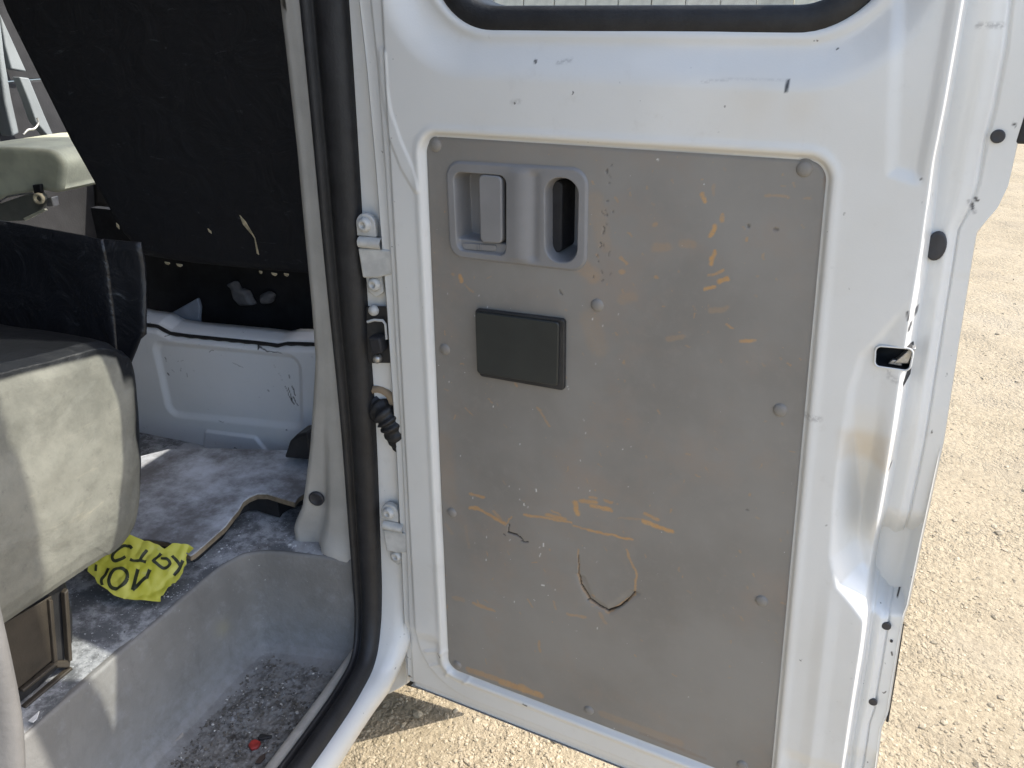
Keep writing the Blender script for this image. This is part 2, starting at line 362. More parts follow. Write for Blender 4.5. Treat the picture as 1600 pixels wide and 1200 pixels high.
tag(scatter('pebbles', 260, place_ground, .005, .015, M['stone'], 9), 'bigger pale pebbles lying in the gravel', 'pebbles', kind='stuff')

# ---------------------------------------------------------------- the van
van = tag(empty('van'), 'white crew van with its side door swung wide open', 'van')
# --- B pillar: grey trim
LB = np.array([onY(a, b, .03) for a, b in [(424, -40), (428, 0), (440, 100), (455, 230), (468, 370), (479, 480), (485, 560), (481, 640), (477, 700), (470, 760), (465, 795), (452, 825)]])
RB = np.array([onY(a, b, .03) for a, b in [(468, -40), (472, 0), (485, 95), (497, 190), (515, 400), (530, 560), (545, 720), (552, 800), (557, 868)]])
zs = np.concatenate([[2.40, 2.1, 1.7], np.linspace(1.6, .655, 90)])
xl = np.interp(-zs, -LB[:, 2], LB[:, 0]); xr = np.interp(-zs, -RB[:, 2], RB[:, 0])
foot = sstep(.98, .70, zs)
rows = []
for z, a, b, fo in zip(zs, xl, xr, foot):
    wd = b - a; lip = .012 * float(sstep(.70, .66, z))
    rows.append([(a - .006, .16, z), (a - .002, .075, z), (a, .048, z), (a + .006, .036, z), (a + .016, .031 + .006 * fo, z), (a + .35 * wd, .031 + .016 * fo, z), (a + .44 * wd, .030 + .016 * fo - lip, z),
                 (a + .52 * wd, .030 + .002 * fo - lip, z), (a + .62 * wd, .028 - lip, z), (a + .9 * wd, .028 - lip, z), (b - .002, .031, z), (b + .012, .05, z)])
link('pillar_trim', grid_mesh('pillar_trim', np.array(rows)), M['trim'], van)
fl = onY(498, 776, .045)
pm = lathe_mesh('trim_plug', [(.0145, -.003), (.0145, .001), (.012, .0025), (.0105, .001), (0, .0005)])
o = link('trim_plug', pm, M['hole'], van); o.matrix_world = frame_matrix(fl + np.array([0, -.008, 0]), (.15, -1, 0))
# --- rubber door seal running down the pillar and along the sill
SP = catmull([(-.060, .03, 2.40), (-.062, .03, 1.9), (-.064, .03, 1.5), (-.067, .029, 1.2), (-.068, .028, .95), (-.073, .026, .75), (-.074, .020, .62), (-.070, .004, .545), (-.062, -.032, .495), (-.057, -.085, .478), (-.053, -.2, .473), (-.053, -.5, .473), (-.053, -1.1, .473)], 10)
ss = np.interp(SP[:, 2], [.48, .62, .8, 1.55], [.62, .78, .84, 1.0])
PR = [(-.036, -.02), (-.036, .008), (-.033, .014), (-.028, .017), (-.022, .014), (-.019, .008), (-.015, .006), (-.012, .010), (-.006, .019), (.006, .022), (.018, .021), (.028, .017), (.034, .009), (.036, -.004), (.036, -.02)]
sweep('door_seal', SP, PR, (1, 0, 0), M['seal'], van, ss)
# --- painted jamb and sill
JP = SP + 0; JP[:, 0] = SP[:, 0]
PJ = [(.010, .000), (.026, .001), (.034, -.001), (.040, -.006), (.044, -.014), (.045, -.024), (.042, -.042), (.034, -.054), (.018, -.060), (-.03, -.062)]
sweep('door_jamb', JP, PJ, (1, 0, 0), M['white'], van, np.interp(SP[:, 2], [.474, .482, .52, .60, 1.0, 1.55], [.92, 1.2, 1.7, 1.7, 1.6, 1.5]))
prism('jamb_corner', [onY(x, y, .036) for x, y in [(598, 940), (645, 940), (645, 1050), (638, 1068), (622, 1078), (606, 1086), (588, 1070)]], (0, .02, 0), M['white'], van, .004)
# --- step well
Ty0 = -1.1
plan = [(-.322, Ty0), (-.321, -.6), (-.320, -.3), (-.319, -.13), (-.315, -.075), (-.302, -.035), (-.275, -.014), (-.235, -.002), (-.16, .012), (-.10, .022), (-.082, .026)]
pl = catmull([(a, b, 0) for a, b in plan], 10); tan = np.gradient(pl, axis=0); tan /= np.linalg.norm(tan, axis=1)[:, None]; inw = np.stack([tan[:, 1], -tan[:, 0], 0 * tan[:, 0]], -1)
prof = [(-.010, .6585), (-.006, .6590), (-.002, .6585), (.0, .6570), (.0015, .6545), (.006, .63), (.012, .58), (.018, .53), (.023, .49), (.030, .468), (.042, .456), (.060, .4515), (.075, .451)]
pp = []
for u, z in prof:
    q = pl + inw * u; q[:, 2] = z + .004 * (fbm(pl[:, 0] * 9 + 5, pl[:, 1] * 9 + 5, 4) - .5); pp.append(q)
pp = np.array(pp)
# denser wall rows for the dirt attributes
def refine(P, n):
    t = np.linspace(0, len(P) - 1, n); i = np.minimum(t.astype(int), len(P) - 2); f = (t - i)[:, None, None]; return P[i] * (1 - f) + P[i + 1] * f
pp = refine(pp, 90)
zz = pp[..., 2]; dustw = sstep(.60, .47, zz) * .5; spot = np.exp(-(((pp - onX(340, 980, -.315)) ** 2).sum(-1)) / .016 ** 2) * .6
link('step_wall', grid_mesh('step_wall', pp, attrs={'dirt': sstep(.463, .451, zz) * .8, 'dust': dustw, 'spot': spot}), M['tray'], van)
bx = np.linspace(-.30, -.05, 160); by = np.linspace(Ty0, .02, 480); BX, BY = np.meshgrid(bx, by)
inner = sdpoly(np.stack([BX, BY], -1), np.array([(-.274, Ty0), (-.272, -.085), (-.245, -.060), (-.12, -.035), (-.095, -.04), (-.095, Ty0)]))
BZ = .4505 + .004 * (fbm(BX * 60 + 9, BY * 60 + 90, 8) - .4) * sstep(.02, -.02, inner) + .028 * sstep(-.098, -.083, BX) 
crumb = (fbm(BX * 220 + 9, BY * 220 + 300, 18, 3) - .5); BZ = BZ + .004 * np.clip(crumb - .12, 0, 1) * 6 * sstep(.02, -.03, inner) * (BX < -.1)
link('step_tread', grid_mesh('step_tread', np.stack([BX, BY, BZ], -1), attrs={'dirt': sstep(.03, -.012, inner + .03 * (fbm(BX * 25 + 7, BY * 25 + 60, 2) - .5)), 'dust': .55 * sstep(-.01, .03, inner), 'spot': 0 * BX}), M['tray'], van)
sweep('step_lip', [(-.093, .024, .486), (-.092, -.05, .482), (-.090, -.12, .480), (-.088, -.3, .480), (-.088, -.7, .480), (-.088, -1.1, .480)], [(-.010, -.012), (-.009, -.002), (-.005, .002), (.004, .003), (.012, .001), (.016, -.01)], (1, 0, 0), plain('pale_step_lip', (.40, .385, .35), .5, .12, 40), van)
box('underbody', (-1.7, -1.7, .36), (-.10, 1.3, .435), M['dark'], van)
# --- floor
fx = np.concatenate([np.linspace(-1.72, -.62, 60, endpoint=False), np.linspace(-.62, -.04, 150)]); fy = np.concatenate([np.linspace(-1.7, -.5, 60, endpoint=False), np.linspace(-.5, .5, 200, endpoint=False), np.linspace(.5, 1.5, 40)]); FX, FY = np.meshgrid(fx, fy)
well = sdpoly(np.stack([FX, FY], -1), np.array(list(plan) + [(.2, .05), (.2, Ty0)]))
wfn = lambda p: sdpoly(p, np.array(list(plan) + [(.2, .05), (.2, Ty0)])) - .004
wi = wfn(np.stack([FX, FY], -1)); iw = wi < 0; keep = ~(iw[:-1, :-1] & iw[1:, 1:] & iw[1:, :-1] & iw[:-1, 1:])
F2 = snap(np.stack([FX, FY], -1), wfn, iw & (wi > -.03)); FX, FY = F2[..., 0], F2[..., 1]
FZ = .6590 + .003 * (fbm(FX * 14 + 50, FY * 14 + 50, 12) - .5) + .018 * sstep(.0, .12, FY) * sstep(-.45, -.2, FX) * 0
link('cabin_floor', grid_mesh('cabin_floor', np.stack([FX, FY, FZ], -1), keep), M['floor'], van)
# --- the shell that shuts the light out: roof, far side, bulkhead, cab front, rear quarter
box('roof', (-1.80, -1.75, 2.42), (-.09, 1.05, 2.47), M['white'], van, .02)
box('headlining', (-1.74, -1.7, 2.385), (-.11, 1.0, 2.412), M['lining'], van, .005)
prism('far_side_wall', [(-1.78, -1.75, .45), (-1.78, 1.9, .45), (-1.78, 1.9, 1.38), (-1.78, -1.75, 1.38)], (.05, 0, 0), M['white'], van, .004)
prism('far_side_upper', [(-1.765, -1.75, 1.384), (-1.765, 1.30, 1.384), (-1.765, 1.05, 2.418), (-1.765, -1.75, 2.418)], (.05, 0, 0), M['far_lining'], van, .004)
box('far_side_lining', (-1.727, -1.65, .67), (-1.70, 1.30, 1.38), M['far_lining'], van, .004)
box('far_pillar', (-1.712, .354, 1.386), (-1.68, .47, 2.38), M['light_trim'], van, .01)
box('rear_bulkhead', (-1.72, -1.72, .44), (-.02, -1.66, 2.38), M['lining'], van, .004)
box('rear_quarter', (-.05, -1.72, .34), (.0, -1.115, 2.41), M['white'], van, .01)
prism('front_door_skin', [(.016, .056, .395), (.016, 1.15, .395), (.016, 1.15, 1.45), (.016, .056, 1.45)], (-.06, 0, 0), M['white'], van, .008)
prism('front_door_frame', [(-.02, .075, 1.453), (-.02, .17, 1.453), (-.07, .17, 2.38), (-.07, .075, 2.38)], (-.03, 0, 0), M['white'], van, .006)
prism('cab_nose', [(-1.73, 1.52, .40), (-.02, 1.52, .40), (-.02, 1.52, 1.30), (-1.73, 1.52, 1.30)], (0, .5, 0), M['white'], van, .05)
prism('dashboard', [(-1.72, 1.05, .95), (-.06, 1.05, .95), (-.06, 1.12, 1.28), (-1.72, 1.12, 1.28)], (0, .38, 0), M['black'], van, .04)
box('roof_rail', (-.115, -1.7, 2.30), (-.06, .10, 2.419), M['white'], van, .015)
prism('mud_flap', [(-.012, .23, .36), (-.26, .23, .36), (-.26, .335, .03), (-.012, .335, .03)], (0, .008, 0), M['seal'], van, .002)
wm = lathe_mesh('front_tyre', [(.20, -.10), (.25, -.112), (.30, -.108), (.325, -.09), (.333, -.05), (.333, .05), (.325, .09), (.30, .108), (.25, .112), (.20, .10), (.17, .06), (.06, .05), (0, .05)], 40)
o = link('front_tyre', wm, M['seal'], van); o.matrix_world = frame_matrix((-.15, .78, .333), (1, 0, 0))
# --- rear pillar trim at the picture's left edge
RP = catmull([onX(a, b, -.085) for a, b in [(-14, 900), (-6, 945), (3, 985), (14, 1035), (24, 1085), (31, 1135), (34, 1180), (35, 1240), (34, 1300)]], 6)
sweep('rear_pillar_trim', RP, [(-.10, -.055), (-.09, -.028), (-.06, -.006), (-.035, -.004), (-.024, .001), (-.017, .008), (-.010, .011), (-.003, .010), (.002, .004), (.004, -.006), (.004, -.03)], (.35, 1, 0), plain('dark_grey_trim', (.17, .165, .16), .5, .1, 20), van)

# ---------------------------------------------------------------- the open side door (part of the van)
door = empty('side_door', (0, 0, 0)); door.parent = van
ZT = 2.40
LEFT = dl([(556, -50), (560, 0), (572, 105), (586, 260), (603, 475), (618, 700), (626, 860), (632, 1000), (635, 1080), (638, 1130)], -.010)
def Ls(z):
    o = np.argsort(LEFT[:, 1]); return np.where(z > LEFT[0, 1], LEFT[0, 0] + .02 * (z - LEFT[0, 1]), np.interp(z, LEFT[o, 1], LEFT[o, 0]))
FOLD = dl([(1508, -40), (1503, 0), (1474, 165), (1457, 250), (1438, 386), (1419, 500), (1405, 590), (1392, 680), (1378, 770), (1364, 850), (1352, 930), (1345, 1000), (1328, 1110), (1315, 1200), (1300, 1300)])
OUT = dl([(1640, -60), (1628, 80), (1606, 180), (1592, 222), (1577, 292), (1560, 328), (1527, 366), (1522, 392), (1500, 530), (1474, 700), (1441, 850), (1417, 966), (1411, 975), (1386, 1130), (1376, 1150), (1370, 1200), (1352, 1320)], -.03)
OUT[:, 0] += 0
def curve(C, z):
    o = np.argsort(C[:, 1]); return np.interp(z, C[o, 1], C[o, 0], left=None)
def Fs(z): return np.where(z > FOLD[0, 1], FOLD[0, 0] - .08 * (z - FOLD[0, 1]), curve(FOLD, z))
def Os(z): return np.where(z > OUT[0, 1], OUT[0, 0] - .10 * (z - OUT[0, 1]), curve(OUT, z))
wb = onD(1000, 15)[1]
WIN = np.array([(.108, wb - .012), (.618, wb - .014), (.575, 2.29), (.15, 2.29)])
win_sdf = round_sdf(WIN, .075)                       # the glass opening
pbl = onD(697, 1030); pb2 = onD(1090, 1196)
slope = (pb2[1] - onD(724, 1057)[1]) / (pb2[0] - onD(724, 1057)[0]); zbl = onD(724, 1057)[1] - slope * (onD(724, 1057)[0] - .09)
PANEL = np.array([(.0905, zbl), (.652, zbl + slope * .56), (.5925, 1.4125), (.0905, 1.4105)])
pan_sdf = round_sdf(PANEL, .022)
BELT = np.array([(.036, onD(900, 112)[1]), (.672, onD(1250, 126)[1]), (.625, 2.36), (.08, 2.36)])
belt_sdf = round_sdf(BELT, .115)
BELT2 = np.array([(.090, onD(900, 45)[1]), (.640, onD(1250, 46)[1]), (.592, 2.315), (.137, 2.315)])
belt2_sdf = round_sdf(BELT2, .09)
FRAME = np.array([(.026, .436), (.80, .436), (.80, 2.6), (.050, 2.6)])
frame_sdf = round_sdf(FRAME, .11)
POCKET = dl([(1445, 440), (1385, 505), (1340, 555), (1322, 610), (1312, 680), (1302, 760), (1294, 870), (1304, 918), (1330, 950), (1356, 985), (1375, 1000), (1470, 1000), (1560, 440)])
BLADE = dl([(588, 76), (597, 74), (603, 84), (606, 140), (612, 175), (628, 222), (646, 262), (656, 300), (648, 300), (626, 262), (608, 215), (597, 172), (590, 120)])
DENT = dl([(1404, -60), (1402, 60), (1396, 180), (1394, 268), (1442, 284), (1520, 284), (1580, -60)])
LATCH = dl([(1368, 541), (1428, 546), (1421, 581), (1366, 573)]); latch_sdf = round_sdf(LATCH, .006)
def door_h(s, z):
    p = np.stack([s, z], -1); h = np.zeros_like(s)
    f = frame_sdf(p); h -= .006 * sstep(-.0015, .005, f)
    left = s - Ls(z) - np.interp(z, [.6, 1.1, 1.5], [0, .001, .007]); h -= .006 * sstep(.0135, .0110, left); bot = z - .402; h -= .006 * sstep(.0165, .014, bot)
    h -= .0022 * np.exp(-((left - .0125) / .0013) ** 2); h -= .0022 * np.exp(-((bot - .0155) / .0016) ** 2)
    b = belt_sdf(p); h -= .017 * sstep(.014, -.040, b) + .003 * sstep(-.036, -.07, b)
    h -= .006 * sstep(.003, -.004, belt2_sdf(p)); h += .0025 * np.exp(-((belt2_sdf(p) - .008) / .006) ** 2)
    q = pan_sdf(p); h -= .008 * sstep(.0075, .0015, q); h += .0015 * np.exp(-((q - .011) / .005) ** 2)
    # ridge halfway down the lower frame and the pressed ribs of its corner
    h -= .005 * sstep(.010, .026, q) * sstep(.56, .53, z - .05 * s)
    for (a, b2) in [((602, 1021), (632, 1020)), ((650, 1044), (668, 1040)), ((676, 1058), (684, 1048)), ((704, 1070), (713, 1062))]:
        h += .0022 * np.exp(-(seg_dist(p, onD(a[0] + 62, a[1]), onD(b2[0] + 62, b2[1])) / .004) ** 2) if a[0] == 602 else .002 * np.exp(-(seg_dist(p, onD(a[0] + 18, a[1]), onD(b2[0] + 18, b2[1])) / .0035) ** 2)
    h += .0016 * sstep(.0012, -.0012, sdpoly(p, BLADE))
    h -= .004 * sstep(.008, -.008, sdpoly(p, DENT)) * sstep(-.002, -.016, s - Fs(z))
    k = sdpoly(p, POCKET); zt, zb = onD(1330, 560)[1], onD(1320, 860)[1]
    dep = .004 + .046 * sstep(zt - .05, zb + .03, z); wl = .010 + .024 * sstep(zt, zb, z)
    h -= dep * sstep(.004, -1, k / wl) * (1 - .8 * sstep(.020, .001, Fs(z) - s) * sstep(zb - .02, zb + .05, z))
    # soft vertical swage between panel and latch edge
    q2 = q - .040; h += .0035 * sstep(.018, -.004, np.abs(q2 - .012)) * sstep(.95, .80, z) * (s > .5)
    # fold to the sealing flange
    wd = np.interp(z, [.6, .75, .83, .95, 1.2, 1.3, 1.42, 1.6], [.006, .008, .008, .010, .012, .012, .008, .005]); e = s - Fs(z)
    h -= .040 * sstep(0, 1, e / wd); mid = (e - wd) / np.maximum(Os(z) - Fs(z) - wd, .004)
    h -= .003 * sstep(.54, .60, mid) ; h -= .0035 * np.exp(-((mid - .57) / .03) ** 2); h += .003 * np.exp(-((mid - .33) / .12) ** 2)
    h -= .004 * sstep(.87, .865, z) * (mid > .1)
    # gentle unevenness of pressed sheet
    h += .0012 * (fbm(s * 7 + 3, z * 7 + 3, 40, 3) - .5)
    return h
zrow = np.concatenate([np.arange(.4035, 1.62, .0022), np.linspace(1.622, ZT, 90)])
ta = np.concatenate([np.linspace(0, .045, 14, endpoint=False), np.linspace(.045, 1, 330)])
G = []
for z in zrow:
    L, Fz, Oz = float(Ls(z)), float(Fs(z)), float(Os(z))
    G.append(np.stack([np.concatenate([L + (Fz - L) * ta, Fz + np.linspace(.0008, .022, 22), np.linspace(Fz + .024, Oz, 44)]), np.full(len(ta) + 66, z)], -1))
G = np.array(G)
ps, ws, ls = pan_sdf(G) + .012, win_sdf(G), latch_sdf(G)
def corners_any(m): return m[:-1, :-1] | m[1:, :-1] | m[:-1, 1:] | m[1:, 1:]
def hole(G, sd, fn):
    """open a hole where sd<0 and draw the rim smooth"""
    ins = sd < 0; allin = ins[:-1, :-1] & ins[1:, :-1] & ins[:-1, 1:] & ins[1:, 1:]
    rim = ins & np.pad(corners_any(~ins), ((0, 1), (0, 1)))
    far = sd < -.006
    G2 = snap(G, fn, ins & ~far); return G2, ~allin
G, k1 = hole(G, ps, lambda p: pan_sdf(p) + .012)
G, k2 = hole(G, ws, win_sdf); G, k3 = hole(G, ls, latch_sdf)
H = door_h(G[..., 0], G[..., 1])
stain = sstep(.012, -.008, sdpoly(G, dl([(1315, 676), (1388, 690), (1385, 742), (1318, 715)]))) * (.45 + .5 * fbm(G[..., 0] * 60, G[..., 1] * 60, 5))
for px, py, r in [(560, 215, .02), (1180, 160, .025), (1250, 170, .02)]: stain = np.maximum(stain, .25 * np.exp(-((G - onD(px, py)) ** 2).sum(-1) / r ** 2))
chip = np.zeros(stain.shape)
for a, b, wpx in [((832, 94), (833, 99), 2.4), ((992, 44), (997, 45), 2.2), ((1231, 126), (1228, 143), 2.6), ((1440, 281), (1441, 282), 2), ((1419, 488), (1418, 500), 2), ((1423, 508), (1420, 518), 2.2), ((1432, 490), (1430, 500), 3), ((1391, 738), (1388, 744), 1.8), ((684, 1022), (688, 1028), 2), ((632, 1066), (638, 1072), 5), ((818, 1100), (823, 1103), 3.5), ((1402, 975), (1398, 983), 2), ((1390, 1055), (1391, 1060), 2), ((1526, 322), (1530, 326), 2.5), ((1521, 332), (1522, 340), 2), ((1588, 200), (1592, 204), 2), ((1290, 820), (1290, 822), 1.5), ((1332, 1058), (1331, 1062), 1.5), ((1455, 700), (1455, 702), 1.5)]:
    d = seg_dist(G, onD(*a), onD(*b)); chip = np.maximum(chip, sstep(1, .5, d / (wpx * .00072)))
rub = np.zeros(stain.shape)
for a, b, wpx, st in [((868, 98), (888, 94), 5, .45), ((1095, 128), (1140, 124), 3, .28), ((1140, 124), (1225, 126), 2.5, .2), ((1246, 650), (1280, 655), 8, .5), ((800, 160), (812, 158), 6, .3), ((1390, 590), (1400, 596), 8, .4), ((1530, 40), (1570, 40), 5, .6), ((1385, 560), (1390, 590), 4, .4), ((1515, 325), (1525, 345), 4, .6)]:
    d = seg_dist(G, onD(*a), onD(*b)); rub = np.maximum(rub, st * sstep(1, .2, d / (wpx * .00075)))
link('inner_frame', grid_mesh('inner_frame', door_pt(G[..., 0], G[..., 1], H), k1 & k2 & k3, attrs={'stain': stain, 'chip': chip, 'rub': rub}), M['door_white'], door)
# outer skin and hemmed rim
zo = np.linspace(.402, ZT, 160); uo = np.linspace(0, 1, 80)
GO = np.array([np.stack([float(Ls(z)) + (float(Os(z)) - float(Ls(z))) * uo, np.full(80, z)], -1) for z in zo])
so_ = win_sdf(GO) + .0; GO, ko = hole(GO, so_, win_sdf)
HO = -.072 - .012 * np.sin(np.clip((GO[..., 1] - .4) / 1.1, 0, 1) * math.pi)
HO = np.where((uo[None] < .001) | (uo[None] > .999), -.055, HO)
link('outer_skin', grid_mesh('outer_skin', door_pt(GO[..., 0], GO[..., 1], HO), ko, flip=True), M['white'], door)
def rim(name, s_of, sgn, h0, mat):
    z = np.linspace(.403, ZT, 120); s = s_of(z); P = np.array([door_pt(s - sgn * .002, z, np.full_like(z, h0)), door_pt(s + sgn * .001, z, np.full_like(z, h0 - .004)), door_pt(s + sgn * .001, z, np.full_like(z, -.05)), door_pt(s - sgn * .003, z, np.full_like(z, -.066))])
    return link(name, grid_mesh(name, P, flip=(sgn < 0)), mat, door)
rim('hinge_edge', Ls, -1, -.0085, M['white']); rim('latch_edge', Os, 1, -.046, M['white'])
sb = np.linspace(0, .79, 60)
link('bottom_edge', grid_mesh('bottom_edge', np.array([door_pt(sb, np.full(60, .4045), -.0125), door_pt(sb, np.full(60, .4010), -.016), door_pt(sb, np.full(60, .4010), -.05), door_pt(sb, np.full(60, .404), -.066)])), M['white'], door)
# weather strip showing behind the lower latch edge
q = dl([(1409, 976), (1404, 1010), (1396, 1060), (1385, 1128)], -.05)
tube('edge_strip', [door_pt(a, b, -.052) for a, b in q + np.array([.001, 0])], .0018, M['seal'], door)
q = onD(1600, 203, -.03); prism('rubber_buffer', [door_pt(q[0] + a, q[1] + b, -.042) for a, b in [(-.004, -.015), (.008, -.015), (.008, .02), (-.002, .02)]], DN * -.02, M['seal'], door, .003)
# grommets in the sealing flange
for px, py, r in [(1463, 386, .0125), (1560, 215, .0068), (1384, 986, .0060), (1363, 1105, .0058), (1392, 1012, .0018)]:
    s, z = onD(px, py, -.032); h = float(door_h(np.array([s]), np.array([z]))[0])
    me = lathe_mesh('grommet', [(r, -.002), (r * .98, .0007), (r * .85, .0013), (r * .6, .0009), (0, .0007)])
    o = link('grommet', me, M['hole'], door); o.matrix_world = frame_matrix(door_pt(s, z, h + (.0035 if r > .01 else .0014)), DN)
    if r > .01: o.scale = (1.3, .8, 1)
# latch in its opening
lc = LATCH.mean(0); hl = float(door_h(np.array([lc[0]]), np.array([lc[1]]))[0])
ex = [lc + (p - lc) * 1.1 for p in LATCH]
def ring_pts(V, r, n=6, grow=0.0):
    """rounded outline of a convex polygon"""
    W = inset(V, r - grow if grow else r); out = []; N = len(W); c = W.mean(0)
    area = sum(V[i][0] * V[(i + 1) % N][1] - V[(i + 1) % N][0] * V[i][1] for i in range(N)); sg = 1 if area > 0 else -1
    for i in range(N):
        a, b, cc = W[i - 1], W[i], W[(i + 1) % N]; d1 = b - a; d2 = cc - b
        n1 = sg * np.array([d1[1], -d1[0]]); n2 = sg * np.array([d2[1], -d2[0]]); a1 = math.atan2(n1[1], n1[0]); a2 = math.atan2(n2[1], n2[0])
        da = (a2 - a1 + math.pi) % (2 * math.pi) - math.pi
        for t in np.linspace(0, 1, n): an = a1 + da * t; out.append(b + (r) * np.array([math.cos(an), math.sin(an)]))
    return np.array(out)
lr = ring_pts(LATCH, .006)
wall = np.array([door_pt(lr[:, 0], lr[:, 1], hl - .001 - d) for d in (0, .012, .03)] + [door_pt(*(lr * .0 + lc).T, np.full(len(lr), hl - .031))]); wall = np.concatenate([wall, wall[:, :1]], 1)
link('latch_cavity', grid_mesh('latch_cavity', wall), M['dark'], door)
lr2 = np.vstack([lr, lr[:1]])
tube('latch_rim', [door_pt(a, b, hl + .0003) for a, b in lr2], .0011, M['white'], door, 6)
c0 = onD(1412, 562); prism('latch_claw', [door_pt(c0[0] + a, c0[1] + b, hl - .020) for a, b in [(-.010, -.010), (.006, -.008), (.010, .012), (.003, .010), (-.002, .001)]], DN * .013, M['metal'], door, .0015)
c0 = onD(1399, 572); prism('latch_catch', [door_pt(c0[0] + a, c0[1] + b, hl - .014) for a, b in [(-.008, -.003), (.007, -.003), (.006, .004), (-.004, .003)]], DN * .006, M['metal'], door, .001)
# ragged hole torn in the fold just below the latch
c0 = onD(1415, 601); me = prism('torn_hole', [door_pt(c0[0] + a, c0[1] + b, float(door_h(np.array([c0[0] + a]), np.array([c0[1] + b]))[0]) + .0006) for a, b in [(-.004, -.012), (.001, -.009), (.004, -.002), (.0035, .008), (.001, .012), (-.001, .002)]], DN * -.004, M['dark'], door)
# --- the grey door card
zc = np.arange(.47, 1.418, .00145); sc_ = np.arange(.086, .66, .00145)
CZ, CS = np.meshgrid(zc, sc_, indexing='ij'); C = np.stack([CS, CZ], -1)
BEZ = dl([(693, 251), (918, 263), (915, 428), (700, 403)]); bez_sdf = round_sdf(BEZ, .022)
sd1 = pan_sdf(C); out = sd1 > 0; allout = out[:-1, :-1] & out[1:, :-1] & out[:-1, 1:] & out[1:, 1:]
C = snap(C, pan_sdf, out & (sd1 < .006)); sd2 = bez_sdf(C) + .006
ins = sd2 < 0; allin = ins[:-1, :-1] & ins[1:, :-1] & ins[:-1, 1:] & ins[1:, 1:]
C = snap(C, lambda p: bez_sdf(p) + .006, ins & (sd2 > -.006))
hC = -.0055 + .0016 * (fbm(C[..., 0] * 6, C[..., 1] * 6 + 20, 51, 3) - .5) - .0018 * sstep(-.003, .0, pan_sdf(C))
scr = np.zeros(hC.shape); crk = np.zeros(hC.shape); rust = np.zeros(hC.shape); flk = np.zeros(hC.shape)
wob = .0022 * np.stack([fbm(C[..., 0] * 150, C[..., 1] * 150, 61, 3) - .5, fbm(C[..., 0] * 150, C[..., 1] * 150 + 77, 62, 3) - .5], -1); Cw = C + wob * 2
def strokes(dst, L, ox, oy, k, unit=.00082, soft=.5, P=None):
    for x1, y1, x2, y2, wd, st in L:
        d = seg_dist(Cw if P is None else P, onD(ox + x1 / k, oy + y1 / k), onD(ox + x2 / k, oy + y2 / k)); np.maximum(dst, st * sstep(1.25, soft, d / (wd / k * unit * .5)), out=dst)
strokes(scr, [(210, 135, 295, 160, 22, .8), (205, 225, 260, 228, 34, .85), (260, 230, 420, 320, 30, .85), (360, 250, 400, 300, 34, .4), (430, 330, 470, 280, 14, .7), (545, 268, 840, 318, 20, .85), (690, 270, 800, 295, 34, .8), (720, 240, 770, 270, 16, .6),
              (865, 195, 880, 262, 44, 1), (900, 182, 1000, 192, 34, .8), (950, 160, 1000, 165, 20, .7), (970, 215, 1090, 240, 36, .9), (1050, 180, 1095, 190, 24, .6), (850, 335, 950, 365, 16, .7), (950, 365, 1130, 405, 22, .95), (1130, 408, 1222, 425, 20, 1), (1295, 310, 1470, 375, 40, 1), (1300, 265, 1390, 300, 26, .7), (1140, 290, 1290, 300, 20, .25),
              (885, 490, 890, 640, 16, .6), (885, 640, 910, 720, 22, .6), (910, 720, 960, 810, 26, .6), (960, 810, 1075, 885, 22, .55), (1075, 885, 1240, 770, 22, .6), (1185, 490, 1250, 640, 18, .7), (1250, 640, 1243, 760, 18, .75), (1025, 890, 1060, 950, 30, .3), (110, 790, 160, 800, 50, .25), (230, 825, 360, 870, 34, .55), (250, 800, 270, 840, 14, .5), (570, 800, 600, 845, 16, .6), (735, 810, 745, 860, 18, .4), (820, 890, 930, 912, 26, .45), (590, 568, 630, 570, 8, .5), (180, 340, 200, 470, 30, .12), (60, 330, 90, 380, 40, .15)], 680, 740, 4)
strokes(scr, [(618, 390, 628, 432, 18, .9), (672, 350, 672, 400, 14, .3), (713, 495, 717, 525, 18, .7), (682, 548, 655, 598, 22, 1), (680, 678, 662, 738, 24, 1), (650, 795, 722, 772, 14, .7), (702, 826, 740, 815, 26, 1), (630, 862, 678, 854, 18, .95), (735, 1040, 772, 1056, 12, .8), (812, 1122, 868, 1118, 16, .8), (218, 708, 240, 738, 16, .6), (212, 778, 226, 776, 28, .5), (380, 540, 392, 542, 24, .45), (935, 400, 1045, 410, 14, .35), (520, 640, 570, 640, 44, .25), (390, 660, 440, 655, 50, .22), (660, 975, 735, 960, 30, .25), (450, 1110, 520, 1100, 30, .25), (388, 806, 392, 806, 14, .6), (20, 750, 80, 800, 90, .25), (90, 420, 130, 640, 90, .16), (220, 920, 270, 900, 60, .18), (60, 1020, 100, 1150, 120, .15)], 900, 180, 3.157)
strokes(scr, [(716, 432, 718, 440, 9, .9), (704, 430, 706, 431, 5, .4), (722, 446, 736, 458, 3, .4), (838, 640, 856, 668, 5, .5), (725, 640, 735, 650, 3, .5), (800, 600, 806, 606, 3, .5), (760, 625, 766, 632, 3, .5), (1255, 310, 1265, 312, 3, .3), (1160, 535, 1178, 534, 5, .5), (730, 1050, 790, 1070, 16, .55), (780, 1068, 842, 1090, 18, .8), (812, 1075, 830, 1085, 14, .6), (940, 1120, 1060, 1165, 20, .2), (840, 1005, 842, 1022, 5, .5), (690, 690, 700, 780, 40, .1)], 0, 0, 1)
r2 = np.random.default_rng(3)
for _ in range(150):
    x, y = r2.uniform(690, 1250), r2.uniform(230, 1080); a = r2.normal(1.1, .5); l = r2.uniform(1, 8)
    strokes(scr, [(x, y, x + l * math.cos(a), y + l * math.sin(a), r2.uniform(1.6, 3.6), r2.uniform(.2, .6))], 0, 0, 1)
